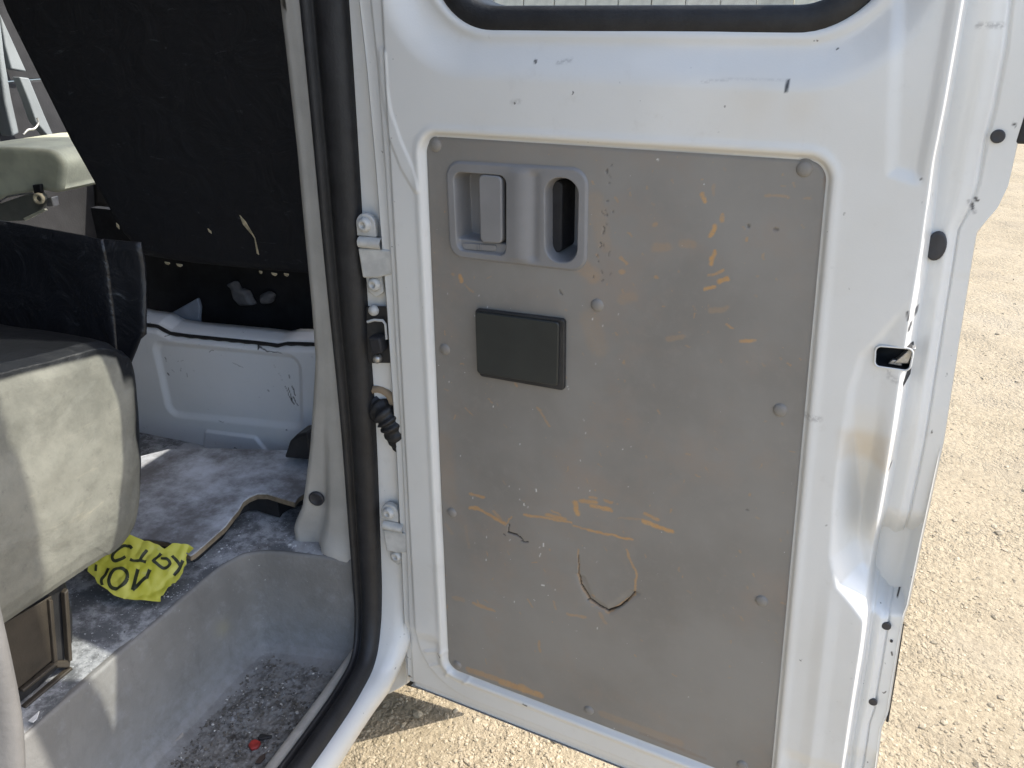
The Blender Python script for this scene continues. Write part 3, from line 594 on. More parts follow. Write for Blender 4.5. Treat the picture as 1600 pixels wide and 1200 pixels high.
for _ in range(45):
    x, y = r2.uniform(690, 1000), r2.uniform(420, 1000); strokes(flk, [(x, y, x + r2.uniform(-1, 1), y + r2.uniform(0, 3), 1.9, r2.uniform(.3, .8))], 0, 0, 1, .00082, .3, C)
strokes(flk, [(835, 767, 836, 771, 2.6, 1), (816, 790, 817, 793, 2.4, 1), (847, 852, 847, 857, 2.4, 1), (842, 868, 841, 873, 2, .8), (844, 917, 848, 918, 2.6, 1), (1025, 250, 1026, 251, 2.5, 1)], 0, 0, 1, .00082, .3, C)
strokes(rust, [(885, 213, 1080, 226, 7, .8), (1000, 222, 1070, 229, 6, .7), (700, 205, 885, 212, 3.5, .5), (1235, 238, 1268, 243, 6, .7), (1268, 243, 1286, 262, 6, .6), (1288, 262, 1290, 300, 5, .5), (672, 204, 690, 202, 4, .5), (690, 1045, 740, 1062, 7, .4), (1000, 1150, 1100, 1190, 8, .3)], 0, 0, 1)
strokes(crk, [(885, 520, 890, 640, 5, .7), (890, 640, 905, 710, 7, .9), (905, 710, 960, 800, 9, 1), (960, 800, 1020, 845, 13, 1), (1020, 845, 1075, 873, 13, 1), (1075, 873, 1140, 850, 12, 1), (1140, 850, 1190, 810, 9, 1), (1190, 810, 1242, 755, 7, .9), (945, 805, 965, 802, 8, .8), (452, 325, 447, 380, 6, .8), (447, 380, 500, 393, 12, 1), (500, 393, 530, 418, 9, 1), (530, 435, 570, 438, 7, .9), (415, 388, 430, 400, 6, .7), (530, 418, 545, 440, 5, .8)], 680, 740, 4, .0011, .6, C + wob * .8)
for _ in range(26):
    x, y = r2.normal(945, 9), r2.uniform(250, 440); strokes(crk, [(x, y, x + r2.uniform(-3, 3), y + r2.uniform(1, 5), 1.8, r2.uniform(.25, .55))], 0, 0, 1, .00082, .4, C)
strokes(crk, [(1167, 353, 1168, 354, 5, .5), (1210, 360, 1212, 361, 5, .4), (872, 455, 875, 462, 2, .5), (1166, 800, 1167, 801, 3, .4)], 0, 0, 1)
cp = dl([(680 + a / 4, 740 + b / 4) for a, b in [(890, 640), (960, 800), (1075, 873), (1242, 755), (1210, 560), (900, 540)]]); cs = sdpoly(C, cp)
hC = hC - .0025 * crk + .003 * sstep(.0, -.012, cs) * sstep(.80, .74, C[..., 1]) * 0 - .0022 * np.exp(-(cs / .006) ** 2) * (C[..., 1] < onD(900, 900)[1])
link('door_card', grid_mesh('door_card', door_pt(C[..., 0], C[..., 1], hC), ~allout & ~allin, attrs={'scratch': np.clip(scr, 0, 1), 'rust': rust * (.4 + .9 * fbm(C[..., 0] * 120, C[..., 1] * 120, 71)), 'fleck': flk, 'crack': crk}), M['panel'], door)
# --- handle bezel with its two recesses
P_ = lambda *a: dl(a)
R1 = P_((707, 269), (790, 275), (790, 401), (713, 392)); R2 = P_((850, 277), (903, 281), (900, 413), (851, 408)); r1 = round_sdf(R1, .011); r2f = round_sdf(R2, .020)
LOCK = P_((711, 381), (786, 386), (785, 399), (716, 394))
bs = np.arange(BEZ[:, 0].min() - .003, BEZ[:, 0].max() + .003, .0007); bz = np.arange(BEZ[:, 1].min() - .003, BEZ[:, 1].max() + .003, .0008)
BZ_, BS_ = np.meshgrid(bz, bs, indexing='ij'); B = np.stack([BS_, BZ_], -1); sb_ = bez_sdf(B); ob = sb_ > 0
kb = ~(ob[:-1, :-1] & ob[1:, :-1] & ob[:-1, 1:] & ob[1:, 1:]); B = snap(B, bez_sdf, ob & (sb_ < .004)); sb_ = bez_sdf(B)
hb = -.0042 + .0022 * sstep(.0005, -.004, sb_) - .0012 * np.exp(-((sb_ + .0005) / .0012) ** 2)
u1 = (B[..., 0] - R1[:, 0].min()) / np.ptp(R1[:, 0]); v1 = (B[..., 1] - R1[:, 1].min()) / np.ptp(R1[:, 1])
d1 = .036 * (1 - .40 * np.clip(u1, 0, 1)) * sstep(.0008, -.006, r1(B)); lock = sstep(.17, .14, v1); d1 = d1 * (1 - lock) + .006 * lock * sstep(.0008, -.003, r1(B)); hb -= d1
u2 = np.clip((B[..., 0] - R2[:, 0].min()) / np.ptp(R2[:, 0]), 0, 1); hb -= (.064 - .030 * sstep(.45, .85, u2)) * sstep(.001, -.007, r2f(B))
cx = onD(800, 330)[0], onD(838, 330)[0]; um = (B[..., 0] - cx[0]) / (cx[1] - cx[0]); hb += .0035 * np.exp(-((um - .25) / .45) ** 2) * sstep(0, -.012, sb_) - .003 * np.exp(-((um - .85) / .22) ** 2) * sstep(-.004, -.016, sb_) * (r1(B) > 0)
link('handle_bezel', grid_mesh('handle_bezel', door_pt(B[..., 0], B[..., 1], hb), kb), M['bezel'], door)
GB = ring_pts(P_((849, 287), (868, 288), (867, 402), (850, 400)), .007)
prism('grip_shade', [door_pt(a, b, -.072) for a, b in GB], DN * .050, M['dark'], door, .002)  # dark block added for the shade in the slot's left half
LV = ring_pts(P_((747, 273), (783, 276), (784, 381), (750, 379)), .007)
prism('door_lever', [door_pt(a, b, -.013) for a, b in LV], DN * .0125, M['bezel'], door, .002)
LV2 = ring_pts(P_((748, 273), (788, 274), (788, 385), (750, 383)), .006)
prism('lever_gap', [door_pt(a, b, -.034) for a, b in LV2], DN * .0205, M['dark'], door)
LK = ring_pts(P_((718, 381), (774, 385), (770, 394), (722, 391)), .003)
prism('lock_slider', [door_pt(a, b, -.0085) for a, b in LK], DN * .003, M['bezel'], door, .0008)
for x in (741, 744.5, 748):
    prism('slider_rib', [door_pt(*onD(a, b), -.0055) for a, b in [(x, 383), (x + 1.6, 383), (x + 1.6, 392), (x, 392)]], DN * .0012, M['bezel'], door)
# --- charcoal plate
PLT = ring_pts(P_((743, 482), (883, 499), (882, 610), (750, 587)), .005)
prism('plate_backing', [door_pt(a, b, -.0052) for a, b in PLT], DN * .0075, M['black'], door, .0015)
PL2 = ring_pts(P_((745, 485), (876, 502), (874, 601), (748, 581)), .005)
prism('cover_plate', [door_pt(a, b, .0025) for a, b in PL2], DN * .0035, M['plate'], door, .002)
# --- push clips of the door card
cm = lathe_mesh('clip', [(.0108, -.0018), (.0105, -.0006), (.0092, -.0010), (.0084, .0012), (.0066, .0028), (.0035, .0036), (0, .0038)], 22)
for i, (px, py) in enumerate([(680, 227), (1257, 264), (933, 477), (695, 546), (1219, 641), (706, 801), (1190, 939), (714, 1039), (920, 1110), (1160, 1196)]):
    s, z = onD(px, py, -.005); k = (abs(C[..., 0] - s) + abs(C[..., 1] - z)).argmin(); o = link('clip', cm, M['panel'] if i == 0 else None, door); o.matrix_world = frame_matrix(door_pt(s, z, hC.ravel()[k]), DN)
# --- window: gasket and pane
gs = []
wr = ring_pts(WIN, .075, 14); wr = np.vstack([wr, wr[:1]])
cen = wr.mean(0); t_ = np.gradient(wr, axis=0); t_ /= np.maximum(np.linalg.norm(t_, axis=1), 1e-9)[:, None]; nn_ = np.stack([t_[:, 1], -t_[:, 0]], -1); nn_ *= np.sign(((wr - cen) * nn_).sum(1))[:, None]
gp = []
for u, hh in [(.013, -.028), (.013, -.0205), (.009, -.0165), (-.002, -.0155), (-.012, -.017), (-.017, -.021), (-.018, -.033), (-.018, -.064), (.006, -.068)]:
    q = wr + nn_ * u; gp.append(door_pt(q[:, 0], q[:, 1], np.full(len(q), hh)))
link('window_gasket', grid_mesh('window_gasket', np.array(gp)), M['seal'], door)
prism('window_pane', [door_pt(a, b, -.052) for a, b in wr[:-1]], DN * .004, M['glass'], door)

# ---------------------------------------------------------------- hinges, check strap, wiring boot (parts of the van)
bolt_me = lathe_mesh('bolt', [(.0108, -.002), (.0108, .0015), (.0095, .0035), (.0085, .0058), (.0060, .0062), (.0042, .0061), (.0038, .0035), (0, .003)], 18); bolt_me.materials.append(M['hinge'])
def hinge(px, py, dy):
    c = onY(px, py, .012); root = empty('hinge', c); root.parent = van
    L = lambda x, y, z: (c[0] + x, c[1] + y, c[2] + z)
    def sub(o): o.parent = root; o.matrix_parent_inverse = Matrix.Translation(-Vector(c)); return o
    n = 14; top = [L(-.018, .010, .012)] + [L(.016 * math.cos(a) - .002, .010, .014 + .016 * math.sin(a)) for a in np.linspace(math.pi, 0, n)] + [L(.014, .010, -.004), L(-.018, .010, -.004)]
    sub(prism('leaf', top, (0, -.010, 0), M['hinge'], None, .002))
    sub(tube('knuckle', [L(-.013, -.001, -.012), L(.024, -.001, -.012)], .0085, M['hinge']))
    sub(prism('arm', [L(-.016, .009, -.021), L(.040, .009, -.019), L(.040, .009, -.055), L(.012, .009, -.064), L(-.012, .009, -.066)], (0, -.013, 0), M['hinge'], None, .003))
    sub(prism('tail', [L(-.012, .012, -.064), L(.016, .012, -.062), L(.018, .012, -.088), L(.004, .012, -.098), L(-.010, .012, -.090)], (0, -.008, 0), M['hinge'], None, .003))
    for x, y, z in [(-.003, -.001, .014), (.004, .003, -.076)]:
        o = link('bolt', bolt_me, None, root); o.matrix_parent_inverse = Matrix.Translation(-Vector(c)); o.matrix_basis = frame_matrix(L(x, y, z), (-.1, -1, 0))
    return root
hinge(574, 366, 0); hinge(611, 812, 0)
cs0 = empty('door_check', onY(594, 520, .02)); cs0.parent = van
def under(o, r): o.parent = r; o.matrix_parent_inverse = Matrix.Translation(-r.location); return o
under(prism('check_plate', [onY(a, b, .024) for a, b in [(574, 478), (612, 478), (618, 566), (576, 566)]], (0, -.004, 0), M['black'], None, .001), cs0)
under(tube('check_loop', [onY(a, b, .014) for a, b in [(574, 503), (585, 500), (598, 501), (602, 506), (604, 530)]], .0022, M['hinge'], None, 6), cs0)
under(prism('check_arm', [onY(a, b, .016) for a, b in [(585, 520), (603, 522), (607, 545), (590, 548)]], (0, -.02, 0), M['dark'], None, .003), cs0)
b_ = link('check_bolt', lathe_mesh('check_bolt', [(.0085, -.002), (.0085, .002), (.006, .006), (0, .007)], 16), M['hinge']); b_.matrix_world = frame_matrix(onY(584, 485, .019), (0, -1, 0)); mw = b_.matrix_world.copy(); b_.parent = cs0; b_.matrix_parent_inverse = Matrix.Translation(-cs0.location)
b_ = link('check_rivet', lathe_mesh('check_rivet', [(.007, -.003), (.007, .004), (.004, .007), (0, .007)], 14), M['metal'], cs0); b_.matrix_parent_inverse = Matrix.Translation(-cs0.location); b_.matrix_basis = frame_matrix(onY(590, 560, .016), (0, -1, 0))
# wiring boot: corrugated rubber from the jamb into the door
bp = catmull([onY(594, 634, .036), onY(601, 645, .022), onY(610, 658, .020), onY(620, 675, .024), onY(630, 690, .040), onY(640, 700, .060)], 16); tt = np.linspace(0, 1, len(bp))
tube('wiring_boot', bp, .021 - .002 * tt + .0022 * np.sin(tt * 2 * math.pi * 9), M['seal'], van, 16)
under_ring = lathe_mesh('boot_collar', [(.030, -.003), (.030, .002), (.024, .005), (.019, .003)], 22); o = link('boot_collar', under_ring, plain('brown_primer', (.30, .22, .14), .7), van); o.matrix_world = frame_matrix(onY(592, 630, .025), (.1, -1, .1))

# ---------------------------------------------------------------- rear bench seat
bench = tag(empty('bench_seat', (-.5, -.4, .66)), 'worn beige bench seat with a sunlit side and shade coloured onto its top and front edge', 'seat')
def bpart(o): o.parent = bench; o.matrix_parent_inverse = Matrix.Translation(-bench.location); return o
# outline of the cushion's end seen from the door side (y, z)
SO = [onX(a, b, -.352)[1:] for a, b in [(204, 520), (213, 560), (221, 620), (227, 700), (228, 760), (221, 815), (208, 845), (184, 868), (142, 892)]]
TOPZ = [(-1.25, 1.165), (-.7, 1.165), (-.45, 1.163), (-.34, 1.150), (-.26, 1.138), (-.20, 1.128), (-.165, 1.115), (-.148, 1.098)]
ol = [(-1.25, .812), (-.9, .81), (-.6, .808)] + [tuple(x) for x in SO[:0:-1]] + TOPZ[::-1]
olc = catmull([(0, a, b) for a, b in ol], 20); N_ = len(olc)
xs = [-.352 + .006, -.352, -.358, -.372, -.40, -.60, -.9, -1.35]; ins_ = [.07, .030, .010, .002, 0, 0, 0, 0]; cy, cz = -.6, .95
ring = []
for x, q in zip(xs, ins_):
    y = olc[:, 1]; z = olc[:, 2]; dz = np.where(z > cz, -q, q * .6); f = (np.abs(z - cz) / .16).clip(0, 1)
    ring.append(np.stack([np.full(N_, x), np.where(y > -.55, y - q * .45, y), z + dz * f], -1))
ring = np.array(ring); cap = ring[:1].copy(); cap[..., 1] = ring[0][:, 1] * .75 + cy * .25; cap[..., 2] = ring[0][:, 2] * .3 + cz * .7; cap[..., 0] += .006
cap2 = cap.copy(); cap2[..., 2] = cz; cap2[..., 1] = np.clip(cap2[..., 1], -1.0, -.30); Pc = np.concatenate([cap2, cap, ring], 0); Pc = refine(Pc, 130)
Pc[..., 0] += .012 * (fbm(Pc[..., 1] * 9 + 20, Pc[..., 2] * 9 + 20, 31) - .5); Pc[..., 2] += .012 * (fbm(Pc[..., 0] * 7 + 20, Pc[..., 1] * 7 + 20, 33) - .5) * (Pc[..., 2] > 1.0)
shade_edge = np.interp(Pc[..., 1], [a for a, b in TOPZ], [b for a, b in TOPZ]) - .020 - .25 * np.clip(Pc[..., 1] + .185, 0, 1)
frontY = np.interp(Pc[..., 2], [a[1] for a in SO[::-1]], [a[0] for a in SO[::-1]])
shade_msk = np.maximum(sstep(-.003, .004, Pc[..., 2] - shade_edge), sstep(-.004, .004, Pc[..., 1] - frontY + .004 + .030 * sstep(.84, 1.06, Pc[..., 2])) * sstep(-.3465, -.3500, Pc[..., 0]))  # shade on the cushion's top and front edge, put into its colour
bpart(link('cushion', grid_mesh('cushion', Pc, attrs={'vinyl_or_shade': shade_msk}), M['fabric']))
# standing black board with a bent end along the cushion's front
zb_ = .99
b1 = [onY(a, b, -.05) for a, b in [(-60, 335), (0, 345), (80, 358), (152, 373)]]
path = np.array([(p[0], -.05, 0) for p in b1] + [(onY(168, 375, -.04)[0], -.046, 0), (onY(222, 378, -.03)[0], -.03, 0)])
tops = np.array([p[2] for p in b1] + [onY(168, 374, -.046)[2], onY(222, 378, -.03)[2]])
pc = catmull(path, 6); tz = np.interp(np.linspace(0, 1, len(pc)), np.linspace(0, 1, len(tops)), tops)
P = []
for k in range(12):
    t = k / 11; q = pc.copy(); zlow = np.interp(pc[:, 0], [onY(175, 400, -.04)[0], onY(222, 400, -.03)[0]], [zb_, 1.085]); q[:, 2] = zlow + (tz - zlow) * t; q[:, 1] -= .03 * (1 - t) ** 2 + .012 * (fbm(pc[:, 0] * 14 + 9, np.full(len(pc), t * 3 + 4), 44) - .5); P.append(q)
o = tag(link('plastic_board', grid_mesh('plastic_board', np.array(P)), M['vinyl_or_shade']), 'scuffed black plastic board standing along the front edge of the bench seat', 'board')
m = o.modifiers.new('thick', 'SOLIDIFY'); m.thickness = .004; m.offset = 1
# seat base: moulded black box with ribs
bb = [(-.372, y, z) for y, z in [(-1.2, .6615), (-.405, .6615), (-.360, .668), (-.338, .69), (-.327, .73), (-.322, .80), (-.322, .84), (-1.2, .84)]]
bpart(prism('base_box', bb, (-.30, 0, 0), M['black'], None, .006))
pnl = [onX(a, b, -.370) for a, b in [(-60, 1140), (8, 1090), (80, 1030), (78, 930), (0, 975), (-60, 1010)]]
M['base_panel'] = plain('brown_base_panel', (.042, .034, .025), .55, .2, 20, .0004, 300,  .3, (.07, .056, .04))
bpart(prism('base_panel', [(p[0], p[1], p[2]) for p in pnl], (.004, 0, 0), M['base_panel'], None, .0015))
for (a, b, c, d) in [((70, 935), (76, 935), (84, 1032), (78, 1032)), ((94, 925), (100, 918), (107, 1030), (101, 1032)), ((28, 1076), (80, 1034), (83, 1037), (30, 1080)), ((32, 1102), (106, 1040), (108, 1044), (34, 1107))]:
    bpart(prism('base_rib', [onX(*q, -.3695) for q in (a, b, c, d)], (.009, 0, 0), M['base_panel'], None, .0015))
bpart(prism('base_foot', [onX(*q, -.3695) for q in [(78, 1032), (106, 1030), (104, 1042), (84, 1042)]], (.007, 0, 0), M['base_panel'], None, .002))

# ---------------------------------------------------------------- front seat back, its white base, far seat
fs = tag(empty('front_seat', (-.6, .4, 1.0)), 'tall black front seat back facing the rear footwell', 'seat')
def fpart(o): o.parent = fs; o.matrix_parent_inverse = Matrix.Translation(-fs.location); return o
fo = [onY(a, b, .30) for a, b in [(-25, -60), (5, 20), (50, 110), (105, 220), (150, 300), (188, 366), (220, 402), (300, 414), (400, 424), (500, 432), (520, 300), (520, -60)]]
fpart(prism('backrest', [(p[0], .30 - .0 * p[2], p[2]) for p in fo], (0, .11, 0), M['seatback'], None, .018, 4))
fpart(box('seat_cushion', (-.95, .445, 1.0), (-.30, .95, 1.09), M['seatback'], None, .03))
for px, py, w_ in [(262, 411, 11), (281, 414, 13), (408, 425, 6), (429, 428, 11), (448, 429, 9)]:
    p = onY(px, py, .297); k = .0012
    fpart(prism('foam_tear', [(p[0] + a * w_ * k, p[1], p[2] + b * k * 4) for a, b in [(-.5, .6), (.5, .5), (.55, -.1), (.2, -.8), (-.3, -.4)]], (0, -.003, 0), M['yellow_bit'], None, .001))
for pts in [[(375, 336), (380, 350), (390, 362), (394, 366), (398, 372), (402, 396), (405, 398), (399, 372), (391, 358), (384, 346)], [(325, 357), (330, 361), (331, 365), (327, 362)], [(182, 348), (186, 352), (187, 358), (183, 354)]]:
    fpart(prism('cover_tear', [onY(a, b, .2985) for a, b in pts], (0, -.0015, 0), M['yellow_bit'], None))
# white pressed box under the front seat
sbx = tag(empty('seat_base', (-.6, .27, .66)), 'scuffed white metal box under the front seat with black scrapes', 'seat base')
def spart(o): o.parent = sbx; o.matrix_parent_inverse = Matrix.Translation(-sbx.location); return o
YB = .275
x0, x1 = onY(205, 600, YB)[0], -.27; zt0 = onY(230, 512, YB)[2]
xg = np.linspace(x0 - .02, x1, 300); zg = np.linspace(.655, 1.0, 220); ZG, XG = np.meshgrid(zg, xg, indexing='ij')
topl = np.array([onY(a, b, YB) for a, b in [(190, 500), (216, 506), (242, 510), (262, 521), (290, 525), (400, 536), (430, 540), (445, 537), (482, 538), (520, 541)]])
ztop = np.interp(XG, topl[:, 0], topl[:, 2]); tn = (ZG - .655) / (1.0 - .655); ZG2 = .655 + (ztop - .655) * tn
G2 = np.stack([XG, ZG2], -1)
def q2(px, py): return onY(px, py, YB)[[0, 2]]
RECT = np.array([q2(*a) for a in [(236, 532), (470, 555), (474, 672), (262, 650)]]); ra = round_sdf(RECT, .03)
BOT = np.array([q2(*a) for a in [(322, 672), (400, 682), (424, 712), (318, 712)]]); rb = round_sdf(BOT, .012)
hbx = .008 * sstep(.004, -.014, ra(G2)) - .006 * sstep(.004, -.004, rb(G2)) + .012 * sstep(.02, 0, ztop - ZG2) + .002 * (fbm(XG * 9, ZG * 9 + 9, 5) - .5)
ch = np.zeros(hbx.shape); G2w = G2 + .006 * np.stack([fbm(XG * 90, ZG2 * 90, 81, 3) - .5, fbm(XG * 90 + 50, ZG2 * 90, 82, 3) - .5], -1)
for x1_, y1, x2, y2, wd, st in [(1065, 755, 1080, 775, 26, 1), (1080, 765, 1160, 798, 18, .9), (1160, 795, 1280, 812, 9, 1), (290, 860, 295, 890, 12, .9), (385, 890, 440, 880, 5, .6), (310, 990, 318, 1000, 22, .9), (345, 960, 370, 975, 7, .5), (420, 945, 422, 970, 7, .6), (470, 990, 478, 1015, 8, .5), (655, 808, 690, 798, 9, .6), (855, 905, 930, 935, 6, .6), (1195, 915, 1210, 945, 6, .5), (1235, 990, 1270, 1055, 6, .4), (1325, 1000, 1330, 1030, 12, .9), (1290, 1100, 1330, 1190, 8, .9), (1310, 1110, 1350, 1200, 10, 1), (1340, 1085, 1375, 1180, 9, 1), (1355, 1110, 1370, 1170, 14, 1), (1360, 1190, 1400, 1260, 10, 1), (1150, 1130, 1160, 1140, 12, .6), (1340, 1190, 1365, 1240, 22, 1), (760, 1380, 790, 1390, 8, .5), (900, 1590, 920, 1600, 14, .9), (1320, 1450, 1330, 1455, 14, .9), (300, 670, 340, 660, 9, .8), (600, 685, 625, 690, 8, .7)]:
    d = seg_dist(G2w, q2(200 + x1_ / 5.333, 400 + y1 / 5.333), q2(200 + x2 / 5.333, 400 + y2 / 5.333)); ch = np.maximum(ch, st * sstep(1.3, .4, d / (wd / 5.333 * .00115 * .5)))
Pb = np.stack([XG, YB + hbx, ZG2], -1)
spart(link('box_face', grid_mesh('box_face', Pb, attrs={'chip': ch}), M['base']))
tp = np.interp(xg, topl[:, 0], topl[:, 2]); P = np.array([np.stack([xg, np.full_like(xg, YB + .014 + a), tp + b], -1) for a, b in [(0, -.006), (-.004, .001), (.004, .005), (.025, .007), (.045, .008), (.05, -.03)]])
P[3:, :, 2] += .004
spart(link('box_rim', grid_mesh('box_rim', P, attrs={'chip': 0 * P[..., 0]}), M['base']))
P = np.array([np.stack([xg, np.full_like(xg, YB + .0115 - a), tp - b + .0006 * np.sin(xg * 170) * (b > .004)], -1) for a, b in [(0, -.001), (.006, .0), (.006, .006), (0, .008)]])
spart(link('rim_strip', grid_mesh('rim_strip', P), M['seal']))
spart(box('box_side', (x0 - .012, YB + .02, .656), (x0 + .0, YB + .4, zt0 - .03), M['base'], None, .004))
spart(prism('corner_gusset', [onY(a, b, .345) for a, b in [(262, 492), (308, 466), (312, 480), (310, 520), (270, 520)]], (0, .01, 0), plain('blue_grey_gusset', (.20, .23, .28), .5), None, .003))
spart(box('box_shade', (-1.0, .42, .66), (-.25, .44, 1.15), M['dark'], None))  # black sheet added to stand for the shade behind the box rim
M['bag'] = plain('crumpled_grey_bag', (.12, .12, .125), .7, .3, 30)
for pts, lab in [([(350, 446), (362, 440), (368, 452), (382, 456), (388, 470), (394, 478), (372, 479), (362, 468), (358, 452)], 'crumpled grey rag in the dark under the front seat, nearer the bench'), ([(402, 462), (414, 456), (424, 462), (420, 476), (404, 477)], 'small dark grey rag under the front seat beside the pillar')]:
    tag(prism('rag', [onY(a, b, .395) for a, b in pts], (.005, .02, .0), M['bag'], None, .012, 3), lab, 'rag')
# far seat through the gap
far = tag(empty('folding_seat', (-1.3, .5, .7)), 'pale olive folding seat cushion on a steel bracket across the cab', 'seat')
def apart(o): o.parent = far; o.matrix_parent_inverse = Matrix.Translation(-far.location); return o
YF = .46
cu = [onY(a, b, YF) for a, b in [(-80, 232), (0, 230), (60, 233), (82, 238), (95, 250), (98, 262), (96, 280), (90, 302), (60, 298), (30, 304), (0, 312), (-80, 326)]]
cu = catmull([(p[0], p[1], p[2]) for p in cu], 3)
apart(prism('cushion', cu, (0, .34, 0), M['olive'], None, .03, 5))
apart(prism('bracket', [onY(a, b, YF - .01) for a, b in [(-60, 322), (0, 318), (40, 304), (66, 302), (72, 316), (62, 330), (36, 345), (-60, 350)]], (0, .012, 0), plain('dull_bracket', (.16, .16, .13), .5), None, .003))
p = onY(62, 310, YF - .03); o = apart(link('pivot_ring', lathe_mesh('pivot_ring', [(.0068, .0), (.0068, .006), (.0100, .008), (.0135, .006), (.0135, 0)], 20), M['yellow_bit'])); o.matrix_basis = frame_matrix(p, (0.3, -1, 0.1))
apart(prism('bracket_tab', [onY(a, b, YF - .012) for a, b in [(50, 289), (62, 288), (64, 302), (53, 303)]], (0, .01, 0), M['black'], None, .002))
apart(prism('bracket_stop', [onY(a, b, YF - .012) for a, b in [(73, 310), (80, 308), (83, 323), (73, 323)]], (0, .02, 0), M['metal'], None, .002))
apart(prism('link_bar', [onY(a, b, YF - .03) for a, b in [(36, 341), (68, 326), (71, 329), (39, 345)]], (0, .008, 0), plain('pale_bar', (.6, .58, .42), .5), None, .001))
apart(tube('release_wire', [onY(a, b, YF - .02) for a, b in [(-40, 330), (0, 315), (12, 307), (30, 304), (50, 301)]], .0022, M['metal'], None, 6))
# pale trims on the far side of the cab
prism('belt_pillar', [onX(a, b, -1.62) for a, b in [(-16, -30), (-2, 0), (8, 90), (18, 150), (31, 208), (20, 214), (8, 160), (-3, 80), (-30, -20)]], (-.05, 0, 0), M['light_trim'], van, .006)
prism('cab_trim_upper', [onX(a, b, -1.66) for a, b in [(0, 20), (16, 55), (42, 112), (18, 108), (8, 70)]], (-.03, 0, 0), M['light_trim'], van, .004)
prism('cab_trim_lower', [onX(a, b, -1.60) for a, b in [(30, 120), (46, 122), (70, 180), (90, 225), (76, 214), (56, 190), (44, 155)]], (-.03, 0, 0), M['light_trim'], van, .004)
tube('loose_wire', catmull([onX(a, b, -1.45) for a, b in [(36, 210), (44, 203), (54, 201), (60, 192), (58, 184)]], 5), .003, M['metal'], van, 6)

# ---------------------------------------------------------------- floor board and torn tape
ZBd = .716
bo = [onZ(a, b, ZBd) for a, b in [(150, 842), (170, 760), (205, 716), (262, 702), (330, 700), (440, 703), (500, 706), (505, 760), (480, 768), (467, 776), (461, 784), (440, 778), (418, 771), (402, 771), (390, 776), (380, 783), (372, 797), (364, 806), (352, 822), (336, 836), (318, 852), (304, 864), (297, 868), (262, 846), (230, 842)]]
bo = [np.array(p) + np.array([0, 0, .010 * (1 if p[1] > .05 else 0) * 0]) for p in bo]
fbd = tag(empty('floor_board', (-.5, .1, ZBd)), 'dusty grey floor board with a ragged edge in the rear footwell', 'board')
def dpart(o): o.parent = fbd; o.matrix_parent_inverse = Matrix.Translation(-fbd.location); return o
dpart(prism('board_sheet', bo, (0, 0, -.003), M['board'], None, .0008, 2)); dpart(prism('board_core', [p + np.array([.0, 0, -.0032]) + (np.array([-.5, .1, ZBd]) - p) * np.array([.008, .008, 0]) for p in bo], (0, 0, -.010), M['board_edge'], None)); dpart(prism('gap_shade', [p + np.array([0, 0, -.0135]) + (np.array([-.55, .12, ZBd]) - p) * np.array([.16, .16, 0]) for p in bo], (0, 0, -.038), M['dark'], None))  # last piece: black slab added for the shadow gap under the board
o = tag(prism('rubber_block', [onY(a, b, .19) for a, b in [(443, 716), (452, 690), (462, 680), (480, 676), (490, 720)]], (0, .05, 0), M['black'], None, .006), 'black rubber block at the foot of the pillar on the floor board', 'block')
# yellow tape, crumpled, lying on the floor in front of the bench
K = 8.889; TZ = .676
tp2 = [(640, 60), (780, 100), (950, 150), (1060, 190), (1130, 250), (1240, 180), (1470, 185), (1540, 240), (1500, 290), (1430, 340), (1435, 450), (1400, 520), (1380, 600), (1340, 680), (1300, 715), (1285, 735), (1240, 740), (1220, 790), (1170, 800), (1165, 840), (1120, 910), (1075, 915), (1080, 990), (880, 970), (750, 960), (560, 940), (420, 890), (320, 800), (200, 730), (160, 640), (60, 560), (100, 300), (400, 80)]
TA = onZ(230, 846, .734); TB = onZ(230, 945, .672); TG = (TB - TA)[:2]; TG = TG * (TB[2] - TA[2]) / (TG @ TG)   # the sheet slopes from the board down to the floor
def on_tape(px, py):
    d = ray(px, py); nrm = np.array([-TG[0], -TG[1], 1.0]); return CAM + d * (((TA - CAM) @ nrm) / (d @ nrm))
TV = np.array([on_tape(130 + a / K, 830 + b / K)[:2] for a, b in tp2])
tx = np.arange(TV[:, 0].min() - .004, TV[:, 0].max() + .004, .0018); ty = np.arange(TV[:, 1].min() - .004, TV[:, 1].max() + .004, .0018)
TY, TX = np.meshgrid(ty, tx, indexing='ij'); T2 = np.stack([TX, TY], -1); tsd = lambda p: sdpoly(p, TV)
def tape_z(x, y):
    c = np.abs(fbm(x * 22 + 60, y * 22 + 60, 91, 3) - .5) * 2; d = np.abs(fbm(x * 11 + 30, y * 11 + 90, 95, 2) - .5) * 2
    return TA[2] + TG[0] * (x - TA[0]) + TG[1] * (y - TA[1]) + .007 * c + .006 * d + .004 * np.abs(fbm(x * 55 + 11, y * 55 + 23, 97, 2) - .5) * 2 - .003
st_ = tsd(T2); ot = st_ > 0; kt = ~(ot[:-1, :-1] & ot[1:, :-1] & ot[:-1, 1:] & ot[1:, 1:]); T2 = snap(T2, tsd, ot & (st_ < .004))
tape = tag(empty('warning_tape', (float(TV[:, 0].mean()), float(TV[:, 1].mean()), TZ)), 'torn yellow plastic tape with black upside-down letters on the footwell floor', 'tape')
def tpart(o): o.parent = tape; o.matrix_parent_inverse = Matrix.Translation(-tape.location); return o
tpart(link('tape_sheet', grid_mesh('tape_sheet', np.concatenate([T2, tape_z(T2[..., 0], T2[..., 1])[..., None]], -1), kt), M['tape']))
